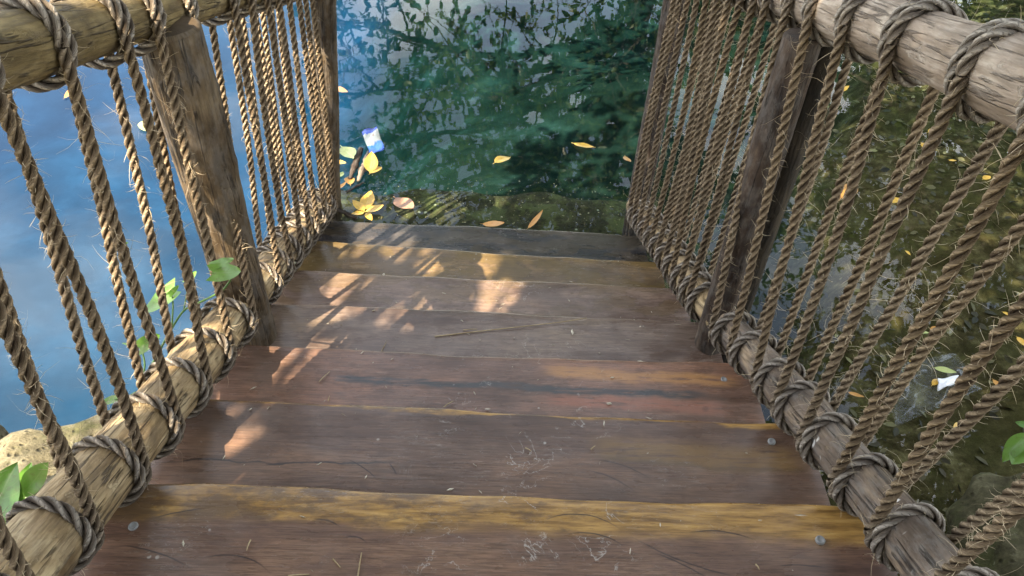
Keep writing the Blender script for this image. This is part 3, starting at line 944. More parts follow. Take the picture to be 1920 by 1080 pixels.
# ------------------------------------------------------------------ trees
def leaf_cloud(P, D, size, g, tone=None, asp=.5):
    """leaves at points P along directions D: folded blades of 4 triangles"""
    n_ = len(P)
    D = D/np.linalg.norm(D, axis=1)[:, None]
    up = g.normal(0, .55, (n_, 3)) + np.array((0, 0, 1.))
    S = np.cross(D, up)
    S /= np.linalg.norm(S, axis=1)[:, None]
    U = np.cross(S, D)
    L_ = (size*g.uniform(.7, 1.25, n_))[:, None]
    W = L_*asp*g.uniform(.42, .58, n_)[:, None]
    a = P
    b = P + D*L_*.32 + S*W*.85 + U*L_*.05
    c = P + D*L_*.70 + S*W*.80 + U*L_*.03
    t = P + D*L_ - U*L_*.06
    d = P + D*L_*.70 - S*W*.80 + U*L_*.03
    e = P + D*L_*.32 - S*W*.85 + U*L_*.05
    m_ = P + D*L_*.5 - U*L_*.02
    V = np.stack([a, b, c, t, d, e, m_], 1).reshape(-1, 3)
    i = np.arange(n_)[:, None]*7
    Fc = np.concatenate([i+np.array([[0, 6, 2, 1]]), i+np.array([[6, 3, 2, 2]])[:, :4], i+np.array([[0, 5, 4, 6]]), i+np.array([[6, 4, 3, 3]])])
    tri = np.concatenate([i+np.array([[0, 6, 1]]), i+np.array([[1, 6, 2]]), i+np.array([[6, 3, 2]]), i+np.array([[0, 5, 6]]), i+np.array([[5, 4, 6]]), i+np.array([[6, 4, 3]])])
    tn = np.clip(g.beta(2, 2.2, n_), 0, 1) if tone is None else tone
    return V, tri, np.repeat(np.stack([tn, g.uniform(0, 1, n_)], 1), 7, 0)

def tree(name, label, trunk, limbs, g, leaf=.10, sub=16, twigs=5, lv=9, spread=.8, carve=None, clip=None, lr=.075):
    e = thing(name, trunk[0], label, 'tree')
    tv, tq, off = [], [], 0
    def clear(P):
        if carve is None:
            return True
        for (T_, r_) in carve:
            qv = P - np.array(T_)
            s_ = qv @ TO_SUN
            if np.any(np.linalg.norm(qv - s_[:, None]*TO_SUN, axis=1) < r_*.9):
                return False
        return True
    def add(P, R, ns=8, step=.12):
        nonlocal off
        if ns < 8 and not clear(P):
            return
        v, q = tube(P, R, ns, step)
        tv.append(v)
        tq.append(q+off)
        off += len(v)
    add(trunk, np.linspace(.22, .12, len(trunk)), 12)
    LP, LD = [], []
    for lb in limbs:
        lb = np.array(lb, float)
        Pl, tl = resample(lb, .1)
        Pl += np.cumsum(g.normal(0, .012, Pl.shape), axis=0)
        add(Pl, np.linspace(lr, lr*.24, len(Pl)), 8, None)
        for _ in range(sub):
            i = int(len(Pl)*g.uniform(.25, .999))
            base = Pl[i]
            ax = Pl[min(i+1, len(Pl)-1)]-Pl[i-1]
            ax /= np.linalg.norm(ax)
            dv = ax*g.uniform(.1, .9)+g.normal(0, .6, 3)
            dv[2] += .1
            dv /= np.linalg.norm(dv)
            ln = spread*g.uniform(.5, 1.2)
            t = np.linspace(0, 1, 7)
            br = base + dv*ln*t[:, None] + np.array((0, 0, -.18*ln))*(t**2)[:, None] + np.cumsum(g.normal(0, .015, (7, 3)), axis=0)
            add(br, np.linspace(.016, .004, 7), 5, None)
            for _ in range(twigs):
                k = g.integers(2, 7)
                d2 = dv*.6 + g.normal(0, .7, 3)
                d2 /= np.linalg.norm(d2)
                l2 = spread*g.uniform(.25, .6)
                t2 = np.linspace(0, 1, 4)
                tw = br[k] + d2*l2*t2[:, None] + np.array((0, 0, -.12*l2))*(t2**2)[:, None]
                add(tw, np.linspace(.005, .002, 4), 3, None)
                kk = g.uniform(.15, 1, lv)
                pts = br[k] + d2*l2*kk[:, None] + np.array((0, 0, -.12*l2))*(kk**2)[:, None]
                dd = d2*.6 + g.normal(0, .75, (lv, 3))
                dd[:, 2] -= .15
                LP.append(pts)
                LD.append(dd)
    P, D = np.vstack(LP), np.vstack(LD)
    D = D/np.linalg.norm(D, axis=1)[:, None]
    keep = np.ones(len(P), dtype=bool)
    if carve is not None:
        mid = P + D*leaf*.5
        for (T_, r_) in carve:
            qv = mid - np.array(T_)
            s_ = qv @ TO_SUN
            dist_ = np.linalg.norm(qv - s_[:, None]*TO_SUN, axis=1)
            keep &= dist_ > r_*1.15 + leaf*.55
    if clip is not None:
        keep &= clip(P)
    V, tri, U = leaf_cloud(P[keep], D[keep], leaf, g)
    obj('trunk', mesh('trunk', np.vstack(tv), np.vstack(tq), 'bark'), e)
    obj('crown', mesh('crown', V, tri, 'crown', U, True), e, kind='stuff')
    print(name, keep.sum(), 'leaves')
    return e

g = np.random.default_rng(101)
# overhanging tree across the water, mirrored between the two railings
limbs = []
for (tx, ty, tz) in [(-1.5, 6.9, 1.7), (-1.3, 7.2, 3.1), (-.9, 6.4, 2.4), (-.2, 6.3, 1.3), (.1, 6.6, 3.4), (-1.1, 7.2, 4.6), (.4, 7.0, 4.9), (.8, 6.2, 2.3), (1.3, 6.5, 1.2), (1.6, 6.4, 3.8), (1.2, 7.6, 5.8), (2.1, 6.6, 2.5), (2.6, 6.8, 5.0), (-.6, 6.0, 3.6), (.6, 5.8, 4.2), (-.9, 6.3, 5.6), (.2, 6.4, 6.2), (1.6, 6.2, 5.2), (-1.9, 7.0, 2.5), (-1.9, 7.4, 1.2), (-1.7, 6.8, 4.0)]:
    tx += g.normal(0, .15)
    st = np.array((1.9, 10.6, 2.2+.35*tz))
    en = np.array((tx, ty, tz))
    mid = st*.5+en*.5+np.array((g.normal(0, .25), g.normal(0, .2), .35))
    limbs.append([st, st*.75+mid*.3-.05*st+np.array((0, 0, .1)), mid, en])
tree('overhanging_tree', 'leafy tree on the far bank whose branches hang over the green water', np.array([(2.0, 11.6, .4), (2.05, 11.2, 1.5), (1.9, 10.8, 2.8), (1.9, 10.6, 4.3)]), limbs, g, .105, 16, 5, 10, .95)
# tree over the shallow side
limbs = []
for (tx, ty, tz) in [(3.0, 5.6, 1.6), (3.2, 5.0, 3.3), (2.9, 6.0, 4.4), (3.9, 6.2, 2.2), (4.3, 5.2, 4.2), (4.6, 6.8, 3.2), (3.9, 4.0, 4.6), (4.9, 4.6, 2.8), (3.5, 7.4, 1.5), (5.2, 7.6, 1.6), (3.4, 3.2, 4.9), (4.4, 2.6, 4.2), (1.9, 1.6, 5.0), (2.5, .2, 5.2), (1.6, 3.3, 4.9), (2.7, 3.8, 4.3), (1.3, -.8, 5.4), (3.2, 1.2, 4.2), (2.2, 2.4, 5.6), (3.3, -.8, 4.6), (3.4, 7.6, 2.4), (4.0, 8, 3.2), (2.8, 7.4, 3.0), (4.8, 8.2, 2.2), (3.2, 8.4, 4.2), (5.5, 8.5, 3.5), (2.9, 7.8, 1.2), (4.2, 7.0, .9), (5.0, 6.4, 1.2)]:
    st = np.array((7.2, 6.2, 1.9+.3*tz))
    en = np.array((tx, ty, tz))
    mid = st*.5+en*.5+np.array((g.normal(0, .2), g.normal(0, .2), .35))
    limbs.append([st, st*.7+mid*.3, mid, en])
tree('bank_tree', 'broad leafy tree leaning over the shallow brown water', np.array([(8.2, 6.6, .4), (7.8, 6.4, 1.4), (7.2, 6.2, 2.6), (7.1, 6.2, 4.0)]), limbs, g, .11, 20, 6, 9, .95)

# jungle; the unseen trees behind the landing are added to cut sky light
for (bx0, by0, lab) in [(3.0, -3.6, 'unseen jungle tree added behind the landing on the mossy side to cut sky light'), (-.6, -5.0, 'unseen jungle tree added straight behind the landing to cut sky light'), (4.6, 13.4, 'jungle tree on the far bank beyond the shallows'), (8.6, 10.5, 'jungle tree at the far corner of the shallows')]:
    limbs = []
    for _ in range(16):
        st = np.array((bx0, by0, g.uniform(1.8, 3.6)))
        en = np.array((bx0+g.normal(0, 1.6), by0+g.normal(.4, 1.0), g.uniform(1.6, 5.6)))
        limbs.append([st, st*.5+en*.5+np.array((0, 0, .4)), en])
    tree('jungle_tree', lab, np.array([(bx0, by0, 1.0), (bx0+.05, by0, 2.4), (bx0, by0+.05, 4.0)]), limbs, g, .18, 14, 6, 9, .9)

# shade tree on this bank: its crown stands between the sun and the stairs
def tz(i):
    return NOS[i][4]
SPOTS = [(onz(575, 600, tz(4)), .085), (onz(640, 545, tz(4)), .05), (onz(790, 520, tz(4)), .05), (onz(905, 550, tz(4)), .06), (onz(520, 585, tz(3)), .05), (onz(805, 605, tz(4)), .05),  # sun patch targets; gaps are cut through the crown along sun lines
         (onz(870, 490, tz(5)), .08), (onz(800, 470, tz(5)), .05), (onz(440, 735, tz(2)), .05), (onz(435, 828, tz(1)), .042), (onz(500, 650, tz(2)), .045), (onz(560, 660, tz(2)), .03),
         (np.array((-.78, 1.60, .93)), .07), (np.array((-.80, 2.78, .78)), .20), (np.array((-.78, 2.62, .92)), .20), (np.array((-.80, 2.30, .48)), .07), (np.array((-.81, 2.2, .75)), .05), (np.array((-.8, 2.45, .35)), .06), (np.array((-.77, 1.34, .72)), .05)]
limbs = []
H0 = 4.6
for iy, yy in enumerate(np.linspace(-1.2, 5.4, 10)):
    for xx in np.linspace(-.55, 3.4, 6):
        base = np.array((xx+g.normal(0, .15), yy+g.normal(0, .15), .6))
        en = base + TO_SUN*((H0+g.normal(0, .35)-.6)/TO_SUN[2])
        st = np.array((-3.2, -3.0, 4.2+g.uniform(-.8, 1.2)))
        mid = st*.5+en*.5+np.array((g.normal(0, .2), g.normal(0, .2), .3))
        limbs.append([st, mid, en])
def shade_off_open_water(P):                             # crown trimmed along sun lines so its shade misses the left water
    s_ = (P[:, 2]-.3)/TO_SUN[2]
    gx_ = P[:, 0]-TO_SUN[0]*s_
    return gx_ > -.98 + .10*np.sin(P[:, 1]*5)
tree('shade_tree', 'large leafy tree on the landing side that shades the stairs', np.array([(-3.4, -3.4, 1.0), (-3.3, -3.3, 2.2), (-3.2, -3.0, 3.6), (-3.2, -3.0, 5.2)]), limbs, g, .15, 15, 6, 8, .8, SPOTS, shade_off_open_water, .03)

# ------------------------------------------------------------------ single leaves, litter and small things
def onx(u, v, x):
    q = _f + (u-960)/F_PX*_r + (v-540)/F_PX*_d
    return CAM + q*((x-CAM[0])/q[0])
def leaf_mesh(name, L_, W, mat, g, heart=0., fold=.12, curl=.15, nt=12, nw=6, pet=.12):
    V, U, Fc = [], [], []
    tw = g.normal(0, .15)
    cu = curl*g.uniform(.3, 1.5)*g.choice([-1, 1])
    for i in range(nt+1):
        t = i/nt
        if heart:
            wdt = (1-t)**.62*(t+.10)**.28*1.25
        else:
            wdt = sin(pi*min(1, t**.85*.985+.012))**.82
        for j in range(nw+1):
            s_ = j/nw*2-1
            x = (t-.0)*L_ - heart*L_*.22*max(0, 1-t*4)*abs(s_)
            y = s_*W*.5*wdt + .05*L_*sin(t*3)*tw
            z = fold*W*abs(s_)*wdt - cu*L_*t*t + .02*W*sin(t*11+s_*3) + tw*.25*W*s_*t
            V.append((x, y, z))
            U.append((t, j/nw))
    for i in range(nt):
        for j in range(nw):
            a = i*(nw+1)+j
            Fc.append((a, a+nw+1, a+nw+2, a+1))
    b0 = len(V)
    r_ = max(.0006, W*.025)
    for (x, z) in ((.03*L_, 0), (-pet*L_, -.01*L_)):
        for q in range(4):
            V.append((x, r_*cos(q*pi/2), z+r_*sin(q*pi/2)))
            U.append((0, .5))
    for q in range(4):
        Fc.append((b0+q, b0+(q+1) % 4, b0+4+(q+1) % 4, b0+4+q))
    return mesh(name, V, Fc, mat, np.array(U))
def floating_leaf(u0, v0, u1, v1, ratio, mat, label, group=None, z=.006, seed=0, curl=.20, tilt=0.):
    g = np.random.default_rng(seed+int(u0*7+v0))
    A, B = onz(u0, v0, z), onz(u1, v1, z)
    L_ = float(np.linalg.norm(B-A))
    o = obj('fallen_leaf', leaf_mesh('fallen_leaf', L_, L_*ratio, mat, g, 0, .08, curl), None, label=label, category='leaf')
    if group:
        o['group'] = group
    o.location = A + np.array((0, 0, .01*L_))
    o.rotation_euler = (g.normal(0, .06)+tilt, -abs(g.normal(0, .05)), atan2(B[1]-A[1], B[0]-A[0]))
    return o
fl = floating_leaf
fl(1076, 269, 1116, 281, .40, 'leaf_yellow', 'narrow yellow leaf afloat on open green water nearer the shaded railing')
fl(928, 305, 957, 290, .55, 'leaf_yellow', 'short oval yellow leaf afloat alone in the middle of the green water')
fl(905, 420, 946, 428, .38, 'leaf_orange', 'orange leaf stuck along the outer edge of the black tread')
fl(990, 428, 1018, 405, .22, 'leaf_orange', 'thin curled orange leaf standing off the edge of the black tread', None, .012)
fl(742, 372, 776, 402, .55, 'leaf_brown', 'reddish brown leaf just under the surface beside the yellow leaf rosette', None, .003)
fl(641, 276, 664, 303, .55, 'leaf_lime', 'pale green oval leaf against the dark corner post')
fl(622, 302, 650, 312, .40, 'leaf_yellow', 'small yellow leaf touching the foot of the corner post')
fl(657, 346, 653, 324, .50, 'leaf_orange', 'small orange leaf beside the floating bark strips')
fl(694, 322, 699, 296, .60, 'leaf_yellow', 'folded yellow leaf tucked between bark strip and packet', None, .010, 1)
fl(694, 325, 714, 306, .60, 'leaf_yellow', 'broad yellow leaf lying below the blue and white packet', None, .008, 2)
fl(636, 332, 644, 322, .6, 'leaf_lime', 'tiny pale leaf in the dark gap behind the corner post')
fl(634, 354, 650, 344, .35, 'leaf_orange', 'rust coloured leaf sliver in the dark corner of debris')
for k, (a, b) in enumerate([((683, 393), (697, 364)), ((683, 395), (662, 380)), ((686, 397), (720, 391)), ((682, 398), (659, 406)), ((686, 400), (697, 412))]):
    fl(*a, *b, .55, 'leaf_yellow', 'broad golden leaf of the rosette floating at the corner of the black tread', 'golden leaf rosette', .010+.003*k, k)
fl(624, 166, 652, 172, .5, 'leaf_brown', 'small brown leaf under water beside the tall corner post', None, .002)
fl(1172, 293, 1178, 314, .4, 'leaf_orange', 'orange leaf caught at the waterline of the shaded corner post')
fl(121, 184, 142, 168, .36, 'leaf_orange', 'pinkish orange leaf drifting alone on the blue water')
fl(270, 226, 280, 248, .6, 'leaf_lime', 'pale green leaf drifting on the blue water near the stout post')
fl(48, 337, 60, 335, .5, 'leaf_brown', 'tiny reddish leaf on the blue water behind the rope pair')
fl(1576, 372, 1602, 341, .52, 'leaf_orange', 'large orange leaf floating just beyond the blackened post')
fl(1667, 379, 1689, 372, .5, 'leaf_yellow', 'small yellow leaf floating beside the large orange one')
fl(1722, 624, 1743, 622, .36, 'leaf_lime', 'pale yellow leaf lying end to end with an orange leaf')
fl(1745, 624, 1766, 614, .6, 'leaf_orange', 'orange leaf lying end to end with a pale yellow leaf')
fl(1590, 735, 1618, 750, .32, 'leaf_orange', 'orange leaf near the foot of the grey pole over green weed')
fl(1705, 676, 1722, 689, .35, 'leaf_yellow', 'narrow yellow leaf over the clear plastic film')
fl(1752, 690, 1792, 702, .40, 'leaf_lime', 'bright green leaf lying on the clear plastic film', None, .016)
fl(1748, 722, 1762, 708, .4, 'leaf_yellow', 'yellow leaf tip poking from under the white paper scrap', None, .012)
fl(1862, 712, 1883, 736, .42, 'leaf_orange', 'orange leaf afloat between plastic film and the mossy boulder')
for (u0, v0, u1, v1, r_, mt) in [(1740, 248, 1768, 240, .4, 'leaf_yellow'), (1779, 300, 1792, 304, .7, 'leaf_yellow'), (1728, 268, 1743, 282, .6, 'leaf_yellow'), (1798, 452, 1812, 456, .5, 'leaf_yellow'), (1907, 632, 1924, 648, .55, 'leaf_yellow'), (1620, 2, 1664, 8, .4, 'leaf_yellow'),
                                 (1790, 812, 1815, 790, .5, 'leaf_yellow'), (1660, 585, 1672, 590, .5, 'leaf_yellow'), (1843, 336, 1858, 330, .5, 'leaf_yellow'), (1570, 172, 1590, 168, .5, 'leaf_yellow'), (1880, 585, 1896, 592, .45, 'leaf_yellow'), (1698, 470, 1708, 478, .5, 'leaf_yellow')]:
    fl(u0, v0, u1, v1, r_, mt, 'small yellow leaf floating on the shallow water behind the rope railing', 'yellow leaves on the shallow water')

# leaf litter on the bed of the shallows
g = np.random.default_rng(55)
npt = 2600
px, py = g.uniform(.75, 5.2, npt), g.uniform(1.2, 6.5, npt)
pz = ground_h(px, py)
ok = (pz > -.75) & (pz < -.03)
P = np.stack([px, py, pz+.008], 1)[ok]
D = g.normal(0, 1, P.shape)
D[:, 2] = g.normal(0, .12, len(P))
V, tri, U = leaf_cloud(P, D, .055, g)
n = NT('litter_leaf')
u_, v_, _ = n.xyz(n.uv)
M['litter'] = n.pbr(n.ramp(u_, [(0, (.02, .013, .006)), (.5, (.07, .042, .016)), (.75, (.15, .10, .035)), (.92, (.26, .19, .07)), (1, (.38, .33, .18))]), .8)
obj('leaf_litter', mesh('leaf_litter', V, tri, 'litter', U), None, label='sunken brown and yellow leaves on the bed of the shallows', category='leaf litter', kind='stuff')
# pale specks laid on the ledge water as painted leaf reflections
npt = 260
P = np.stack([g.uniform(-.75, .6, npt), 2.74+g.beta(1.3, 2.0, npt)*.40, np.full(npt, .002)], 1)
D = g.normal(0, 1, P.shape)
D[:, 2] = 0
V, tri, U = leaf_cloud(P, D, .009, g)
n = NT('reflection_speck')
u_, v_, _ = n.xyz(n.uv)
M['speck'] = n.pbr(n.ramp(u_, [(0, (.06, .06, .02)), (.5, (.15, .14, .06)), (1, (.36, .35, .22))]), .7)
obj('reflection_specks', mesh('reflection_specks', V, tri, 'speck', U), None, label='pale specks painting leaf reflections on the water over the stone ledge', category='plant debris', kind='stuff')

# creeping vine on the blue-water side
VN = thing('creeping_vine', onx(270, 715, -.86), 'fresh green vine with heart shaped leaves twining along the tan bottom pole', 'vine')
def stem(pts, r=.0035):
    P = np.array([onx(u, v, x) for u, v, x in pts])
    s_ = np.linspace(0, 1, len(P))
    t = np.linspace(0, 1, len(P)*6)
    Q = np.stack([np.interp(t, s_, P[:, k]) for k in range(3)], 1)
    for _ in range(3):
        Q[1:-1] = (Q[:-2]+2*Q[1:-1]+Q[2:])/4
    v, q = tube(Q, np.linspace(r, r*.7, len(Q)), 7)
    obj('stem', mesh('stem', v, q, 'stem'), VN)
stem([(262, 735, -.84), (270, 712, -.86), (300, 655, -.875), (328, 605, -.88), (345, 580, -.87), (385, 562, -.80), (418, 545, -.71), (436, 520, -.685), (404, 509, -.68)])
stem([(268, 720, -.86), (272, 680, -.88), (262, 640, -.89)], .0026)
stem([(322, 615, -.88), (325, 570, -.88), (320, 545, -.885)], .0026)
stem([(345, 580, -.87), (352, 540, -.88), (358, 520, -.885)], .0024)
stem([(255, 735, -.85), (238, 745, -.88), (215, 750, -.9)], .0022)
def grow_leaf(parent, base, tip, ratio, mat, x=None, heart=1., seed=0, roll=.5, name='leaf', P=None, curl=.2):
    g = np.random.default_rng(seed)
    A, B = (onx(*base, x), onx(*tip, x)) if P is None else P
    A, B = np.array(A, float), np.array(B, float)
    d = B-A
    L_ = np.linalg.norm(d)
    d = d/L_
    view = CAM-A
    view /= np.linalg.norm(view)
    up = np.array((0, 0, 1.))*.7 + view*.6
    s_ = np.cross(up, d)
    s_ /= np.linalg.norm(s_)
    n_ = np.cross(d, s_)
    s_, n_ = s_*cos(roll)+n_*sin(roll), n_*cos(roll)-s_*sin(roll)
    me = leaf_mesh(name, L_, L_*ratio, mat, g, heart, .12, curl)
    me.transform(Matrix(((d[0], s_[0], n_[0], A[0]), (d[1], s_[1], n_[1], A[1]), (d[2], s_[2], n_[2], A[2]), (0, 0, 0, 1))))
    return obj(name, me, parent)
def gl_(b, t, r_, x=-.88, **k):              # tip at the same depth as the base
    A = onx(*b, x)
    q = _f + (t[0]-960)/F_PX*_r + (t[1]-540)/F_PX*_d
    B = CAM + q*float((A-CAM) @ _f) + np.array((0, 0, -.006))
    return grow_leaf(VN, None, None, r_, 'vine_leaf', P=(A, B), **k)
gl_((400, 512), (456, 508), .80, x=-.68, seed=1, roll=.25)
gl_((400, 500), (440, 486), .85, x=-.685, seed=2, roll=-.4)
gl_((326, 545), (272, 586), .85, x=-.885, seed=3, roll=.3)
gl_((318, 552), (334, 532), .55, x=-.885, seed=4, roll=.5)
gl_((350, 528), (369, 505), .55, x=-.885, seed=5, roll=.3)
gl_((262, 652), (296, 624), .85, x=-.885, seed=6, roll=.2)
gl_((226, 462), (238, 450), .5, x=-.95, seed=7, roll=.2)
gl_((260, 722), (276, 708), .5, x=-.86, seed=8, roll=.2)
gl_((230, 744), (186, 757), .38, x=-.90, seed=9, roll=.2, heart=0.)
gl_((238, 752), (250, 735), .5, x=-.87, seed=10, roll=.2)
gl_((243, 648), (226, 638), .4, x=-.90, seed=11, roll=.2)

# broad-leaved plants on the rocks
PL = thing('broad_leaved_plant', onz(40, 1010, .30), 'broad green leaves growing from the limestone rock beside the tan pole', 'plant')
for k, (b, t, r_, z0_, z1_) in enumerate([((40, 930), (105, 862), .42, .52, .60), ((10, 1010), (30, 905), .55, .50, .62), ((30, 1000), (108, 912), .40, .46, .52), ((-20, 1000), (8, 880), .6, .52, .66), ((0, 1040), (70, 985), .5, .48, .52), ((60, 960), (130, 925), .4, .42, .46), ((20, 960), (62, 868), .4, .45, .5), ((50, 985), (92, 940), .5, .44, .47), ((-10, 960), (40, 900), .45, .5, .56), ((70, 985), (112, 962), .45, .42, .44), ((-10, 1060), (24, 1000), .6, .46, .5)]):
    A, B = onz(*b, z0_), onz(*t, z1_)
    grow_leaf(PL, None, None, r_, 'vine_leaf', heart=0., seed=30+k, roll=.15*(-1)**k, P=(A, B), curl=.25)
    root = onz(25, 1030, .28)
    v, q = tube(np.array([root, (root+A)/2+np.array((0, 0, .04)), A]), (.004, .0035, .003), 6)
    obj('stem', mesh('stem', v, q, 'stem'), PL)
PR = thing('variegated_plant', onz(1930, 880, .40), 'lobed green plant with pale leaf edges on the mossy boulder', 'plant')
for k, (b, t, r_, z0_, z1_) in enumerate([((1925, 812), (1878, 862), .45, .52, .46), ((1930, 830), (1898, 872), .7, .50, .45), ((1935, 800), (1905, 795), .6, .54, .52)]):
    A, B = onz(*b, z0_), onz(*t, z1_)
    grow_leaf(PR, None, None, r_, 'vine_leaf', heart=0., seed=50+k, roll=.2, P=(A, B), curl=.2)
    root = onz(1950, 880, .36)
    v, q = tube(np.array([root, (root+A)/2+np.array((0, 0, .04)), A]), (.004, .0035, .003), 6)
    obj('stem', mesh('stem', v, q, 'stem'), PR)

# floating rubbish at the corner post
n = NT('packet_film')
u_, v_, _ = n.xyz(n.uv)
pc = n.ramp(n.math('ADD', u_, n.mul(n.math('SUBTRACT', n.noise(n.uv, 6, 3), .5), .16)), [(.0, (.02, .06, .42)), (.16, (.03, .10, .5)), (.20, (.42, .44, .40)), (.62, (.48, .48, .42)), (.66, (.04, .22, .60)), (1., (.02, .08, .42))])
bx_ = n.mul(n.math('SUBTRACT', 1., n.step(n.math('ABSOLUTE', n.math('SUBTRACT', v_, .62)), .04, .06)), n.math('SUBTRACT', 1., n.step(n.math('ABSOLUTE', n.math('SUBTRACT', u_, .40)), .05, .07)))
pc = n.mix(n.mul(bx_, .7), pc, (.28, .18, .12))
M['packet'] = n.pbr(pc, .25, n.bump(n.noise(n.uv, 7, 5, .7), .8, .01), .6)
n = NT('red_wrapper_film')
M['redwrap'] = n.pbr(n.ramp(n.noise(n.uv, 3.2, 3), [(.40, (.42, .03, .03)), (.5, (.65, .30, .26)), (.58, (.75, .68, .62))]), .3, n.bump(n.noise(n.uv, 8, 5, .7), .8, .01), .6)
def crumpled(name, quad, z, mat, seed, amp, label, cat, nn=14, thick=.006):
    g = np.random.default_rng(seed)
    A, B, C_, D_ = [onz(u, v, z) for u, v in quad]
    ph = g.uniform(0, 9, 6)
    V, U, Fc = [], [], []
    for side in (1, -1):
        for i in range(nn+1):
            for j in range(nn+1):
                s_, t = i/nn, j/nn
                p = (A*(1-s_)+B*s_)*(1-t) + (D_*(1-s_)+C_*s_)*t
                ed = min(s_, 1-s_, t, 1-t)
                puff = thick*min(1, ed*5)
                p = p + np.array((amp*.5*sin(t*9+ph[0])*ed*3, amp*.5*sin(s_*8+ph[1])*ed*3, amp*(sin(s_*7+ph[2]+2*sin(t*5+ph[3]))*.5+sin(t*11+ph[4]+s_*4)*.35) + side*puff + amp*.9))
                V.append(p)
                U.append((t, s_))
    m_ = (nn+1)**2
    for i in range(nn):
        for j in range(nn):
            a = i*(nn+1)+j
            Fc.append((a, a+nn+1, a+nn+2, a+1))
            Fc.append((m_+a, m_+a+1, m_+a+nn+2, m_+a+nn+1))
    rim = [i*(nn+1) for i in range(nn+1)] + [nn*(nn+1)+j for j in range(1, nn+1)] + [i*(nn+1)+nn for i in range(nn-1, -1, -1)] + [j for j in range(nn-1, 0, -1)]
    for a, b in zip(rim, rim[1:]+rim[:1]):
        Fc.append((a, b, m_+b, m_+a))
    return obj(name, mesh(name, V, Fc, mat, np.array(U)), None, label=label, category=cat)
crumpled('snack_packet', [(678, 250), (706, 238), (722, 282), (695, 296)], .012, 'packet', 3, .010, 'crumpled blue and white packet floating by the corner post', 'packet')
crumpled('red_wrapper', [(623, 272), (637, 272), (636, 292), (624, 294)], .012, 'redwrap', 4, .006, 'scrap of red and white wrapper against the corner post', 'wrapper', 10, .004)
n = NT('white_paper')
M['paper'] = n.pbr((.72, .74, .76), .6)
crumpled('paper_scrap', [(1756, 712), (1796, 706), (1790, 720), (1757, 736)], .012, 'paper', 6, .009, 'white paper scrap floating under a bright green leaf', 'paper', 10, .002)
# clear plastic film
n = NT('clear_plastic')
gl = n.node('BsdfGlossy')
gl.inputs['Roughness'].default_value = .12
gl.inputs['Color'].default_value = (.9, .92, .95, 1)
n.put(gl.inputs['Normal'], n.bump(n.noise(n.uv, 5, 5, .6), .6, .02))
tr = n.node('BsdfTransparent')
tr.inputs['Color'].default_value = (.92, .94, .95, 1)
df = n.node('BsdfDiffuse')
df.inputs['Color'].default_value = (.55, .58, .6, 1)
m1, m2 = n.node('MixShader'), n.node('MixShader')
m1.inputs[0].default_value = .03
n.t.links.new(tr.outputs[0], m1.inputs[1])
n.t.links.new(gl.outputs[0], m1.inputs[2])
fold = n.math('SUBTRACT', 1., n.step(n.math('ABSOLUTE', n.math('SUBTRACT', n.noise(n.uv, 2.2, 3, .5, .5), .5)), .0, .02))
n.put(m2.inputs[0], n.math('ADD', .004, n.mul(fold, .12)))
n.t.links.new(m1.outputs[0], m2.inputs[1])
n.t.links.new(df.outputs[0], m2.inputs[2])
n.t.links.new(m2.outputs[0], n.out.inputs['Surface'])
M['plastic'] = n.m
crumpled('plastic_film', [(1650, 690), (1790, 662), (1842, 730), (1680, 800)], .002, 'plastic', 9, .0025, 'sheet of clear plastic film floating on the shallow water', 'plastic', 20, .001)

def stick(name, pts, r, mat, label, cat, group=None, ns=6, parent=None):
    P = np.array(pts, float)
    t = np.linspace(0, 1, len(P))
    t2 = np.linspace(0, 1, max(6, len(P)*4))
    Q = np.stack([np.interp(t2, t, P[:, k]) for k in range(3)], 1)
    for _ in range(2):
        Q[1:-1] = (Q[:-2]+2*Q[1:-1]+Q[2:])/4
    v, q = tube(Q, np.linspace(r, r*.6, len(Q)), ns)
    uv = np.stack([np.repeat(t2, ns)*.3, np.tile(np.arange(ns)/ns*.05, len(Q))], 1)
    o = obj(name, mesh(name, v, q, mat, uv), parent)
    if label:
        o['label'], o['category'] = label, cat
    if group:
        o['group'] = group
    return o
def strip(name, u0, v0, u1, v1, wd, th, mat, label, cat, z=.006, seed=0):
    g = np.random.default_rng(seed)
    A, B = onz(u0, v0, z), onz(u1, v1, z)
    d = (B-A)/np.linalg.norm(B-A)
    s_ = np.array((-d[1], d[0], 0))
    V, Fc, U = [], [], []
    k = 14
    for i in range(k+1):
        t = i/k
        w2 = wd*(.55+.45*sin(pi*min(1, .15+t*.8)))*(1+.18*g.normal())
        for (a, b) in ((-1, 0), (-.5, 1), (.4, .9), (1, .1), (.3, -.6), (-.5, -.6)):
            V.append(A+(B-A)*t + s_*a*w2*.5*(1+.1*g.normal()) + np.array((0, 0, b*th+.002*g.normal())))
            U.append((t*.3, a*.05))
    for i in range(k):
        for j in range(6):
            Fc.append((i*6+j, i*6+(j+1) % 6, (i+1)*6+(j+1) % 6, (i+1)*6+j))
    Fc += [tuple(range(6))[::-1], tuple(k*6+j for j in range(6))]
    return obj(name, mesh(name, V, Fc, mat, np.array(U)), None, label=label, category=cat)
strip('bark_strip', 677, 278, 656, 335, .035, .007, 'post_dark', 'dark grey bark strip floating below the blue and white packet', 'bark', .008, 1)
strip('bark_strip', 692, 285, 672, 340, .034, .008, 'pole_grey', 'reddish grey bark strip floating next to the folded yellow leaf', 'bark', .008, 2)
strip('bark_strip', 650, 360, 682, 342, .016, .004, 'post_dark', 'thin dark bark sliver floating between rosette and bark strips', 'bark', .006, 3)
strip('bark_strip', 632, 392, 668, 410, .03, .005, 'post_dark', 'dark bark scrap wedged at the corner of the black tread', 'bark', .006, 4)

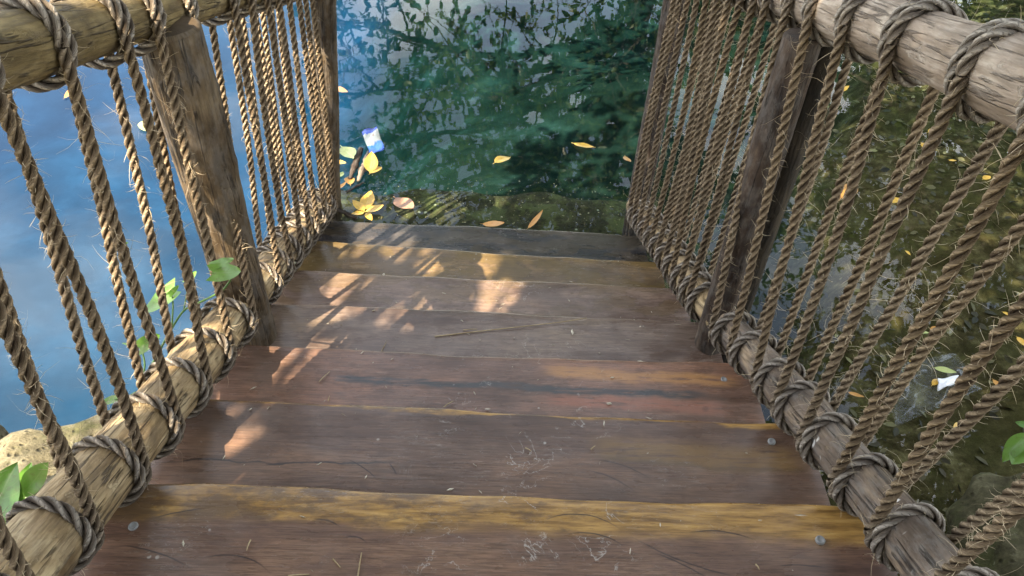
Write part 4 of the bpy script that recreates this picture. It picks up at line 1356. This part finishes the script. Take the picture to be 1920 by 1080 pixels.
# straws and crumbs on the treads
def on_tread(u, v, k, dz=.004):
    return onz(u, v, NOS[k][4]+dz)
stick('dry_stalk', [on_tread(815, 631, 3), on_tread(900, 621, 3), on_tread(990, 611, 3), on_tread(1060, 603, 3), on_tread(1100, 596, 3, .012)], .0020, 'straw', 'long thin dry stalk lying across the grey brown tread', 'stalk')
for k, (a, b, tr_, lb) in enumerate([((868, 619), (895, 617), 3, 'short straw beside the long dry stalk'), ((705, 680), (724, 642), 3, 'pale straw crossing the edge above the dark streaked tread'), ((598, 716), (618, 697), 2, 'short brown straw on the reddish streaked tread'), ((615, 752), (618, 742), 2, 'tiny pale splinter on the edge of the reddish streaked tread'),
                                     ((671, 1080), (678, 1036), 0, 'forked pale straw on the golden edged tread'), ((624, 1048), (638, 1064), 0, 'short white straw near the forked straw on the golden edged tread'), ((540, 1080), (580, 1077), 0, 'curled pale fibre on the golden edged tread'), ((1417, 1058), (1424, 1068), 0, 'white splinter near the steel screw on the golden edged tread'),
                                     ((1108, 843), (1116, 836), 1, 'pale splinter in the middle of the grey violet tread'), ((470, 1012), (462, 1032), 0, 'thin pale straw on the golden edged tread by the tan pole'), ((985, 840), (996, 846), 1, 'thin splinter beside the white drips on the grey violet tread'), ((832, 763), (850, 752), 2, 'brown twig bit near the edge of the reddish tread')]):
    A, B = on_tread(*a, tr_), on_tread(*b, tr_)
    stick('straw', [A, (A+B)/2+np.array((0, 0, .002)), B], .0016, 'straw', lb, 'straw', 'straws on the treads', 5)
g = np.random.default_rng(77)
V, Fc = [], []
for _ in range(150):
    k = g.integers(0, 6)
    xl, yl, xr, yr, z = NOS[k]
    c = np.array((g.uniform(xl+.12, xr-.12), yl-g.uniform(.015, .30), z+.0035))
    r_ = min(.0026, g.gamma(2, .0007)+.0007)
    ax = g.normal(0, 1, (3, 3))*r_
    ax[0] *= g.uniform(1, 2.6)
    ax[:, 2] *= .4
    b0 = len(V)
    V += [c+ax[0], c+ax[1], c-ax[0], c-ax[1], c+np.array((0, 0, r_*.8)), c-np.array((0, 0, r_*.8))]
    for (i, j) in ((0, 1), (1, 2), (2, 3), (3, 0)):
        Fc += [(b0+i, b0+j, b0+4), (b0+j, b0+i, b0+5)]
n = NT('pale_crumb')
M['crumb'] = n.pbr((.5, .45, .36), .8)
obj('wood_crumbs', mesh('wood_crumbs', V, Fc, 'crumb', None, False), None, label='pale crumbs and flecks scattered over the wooden treads', category='crumbs', kind='stuff')
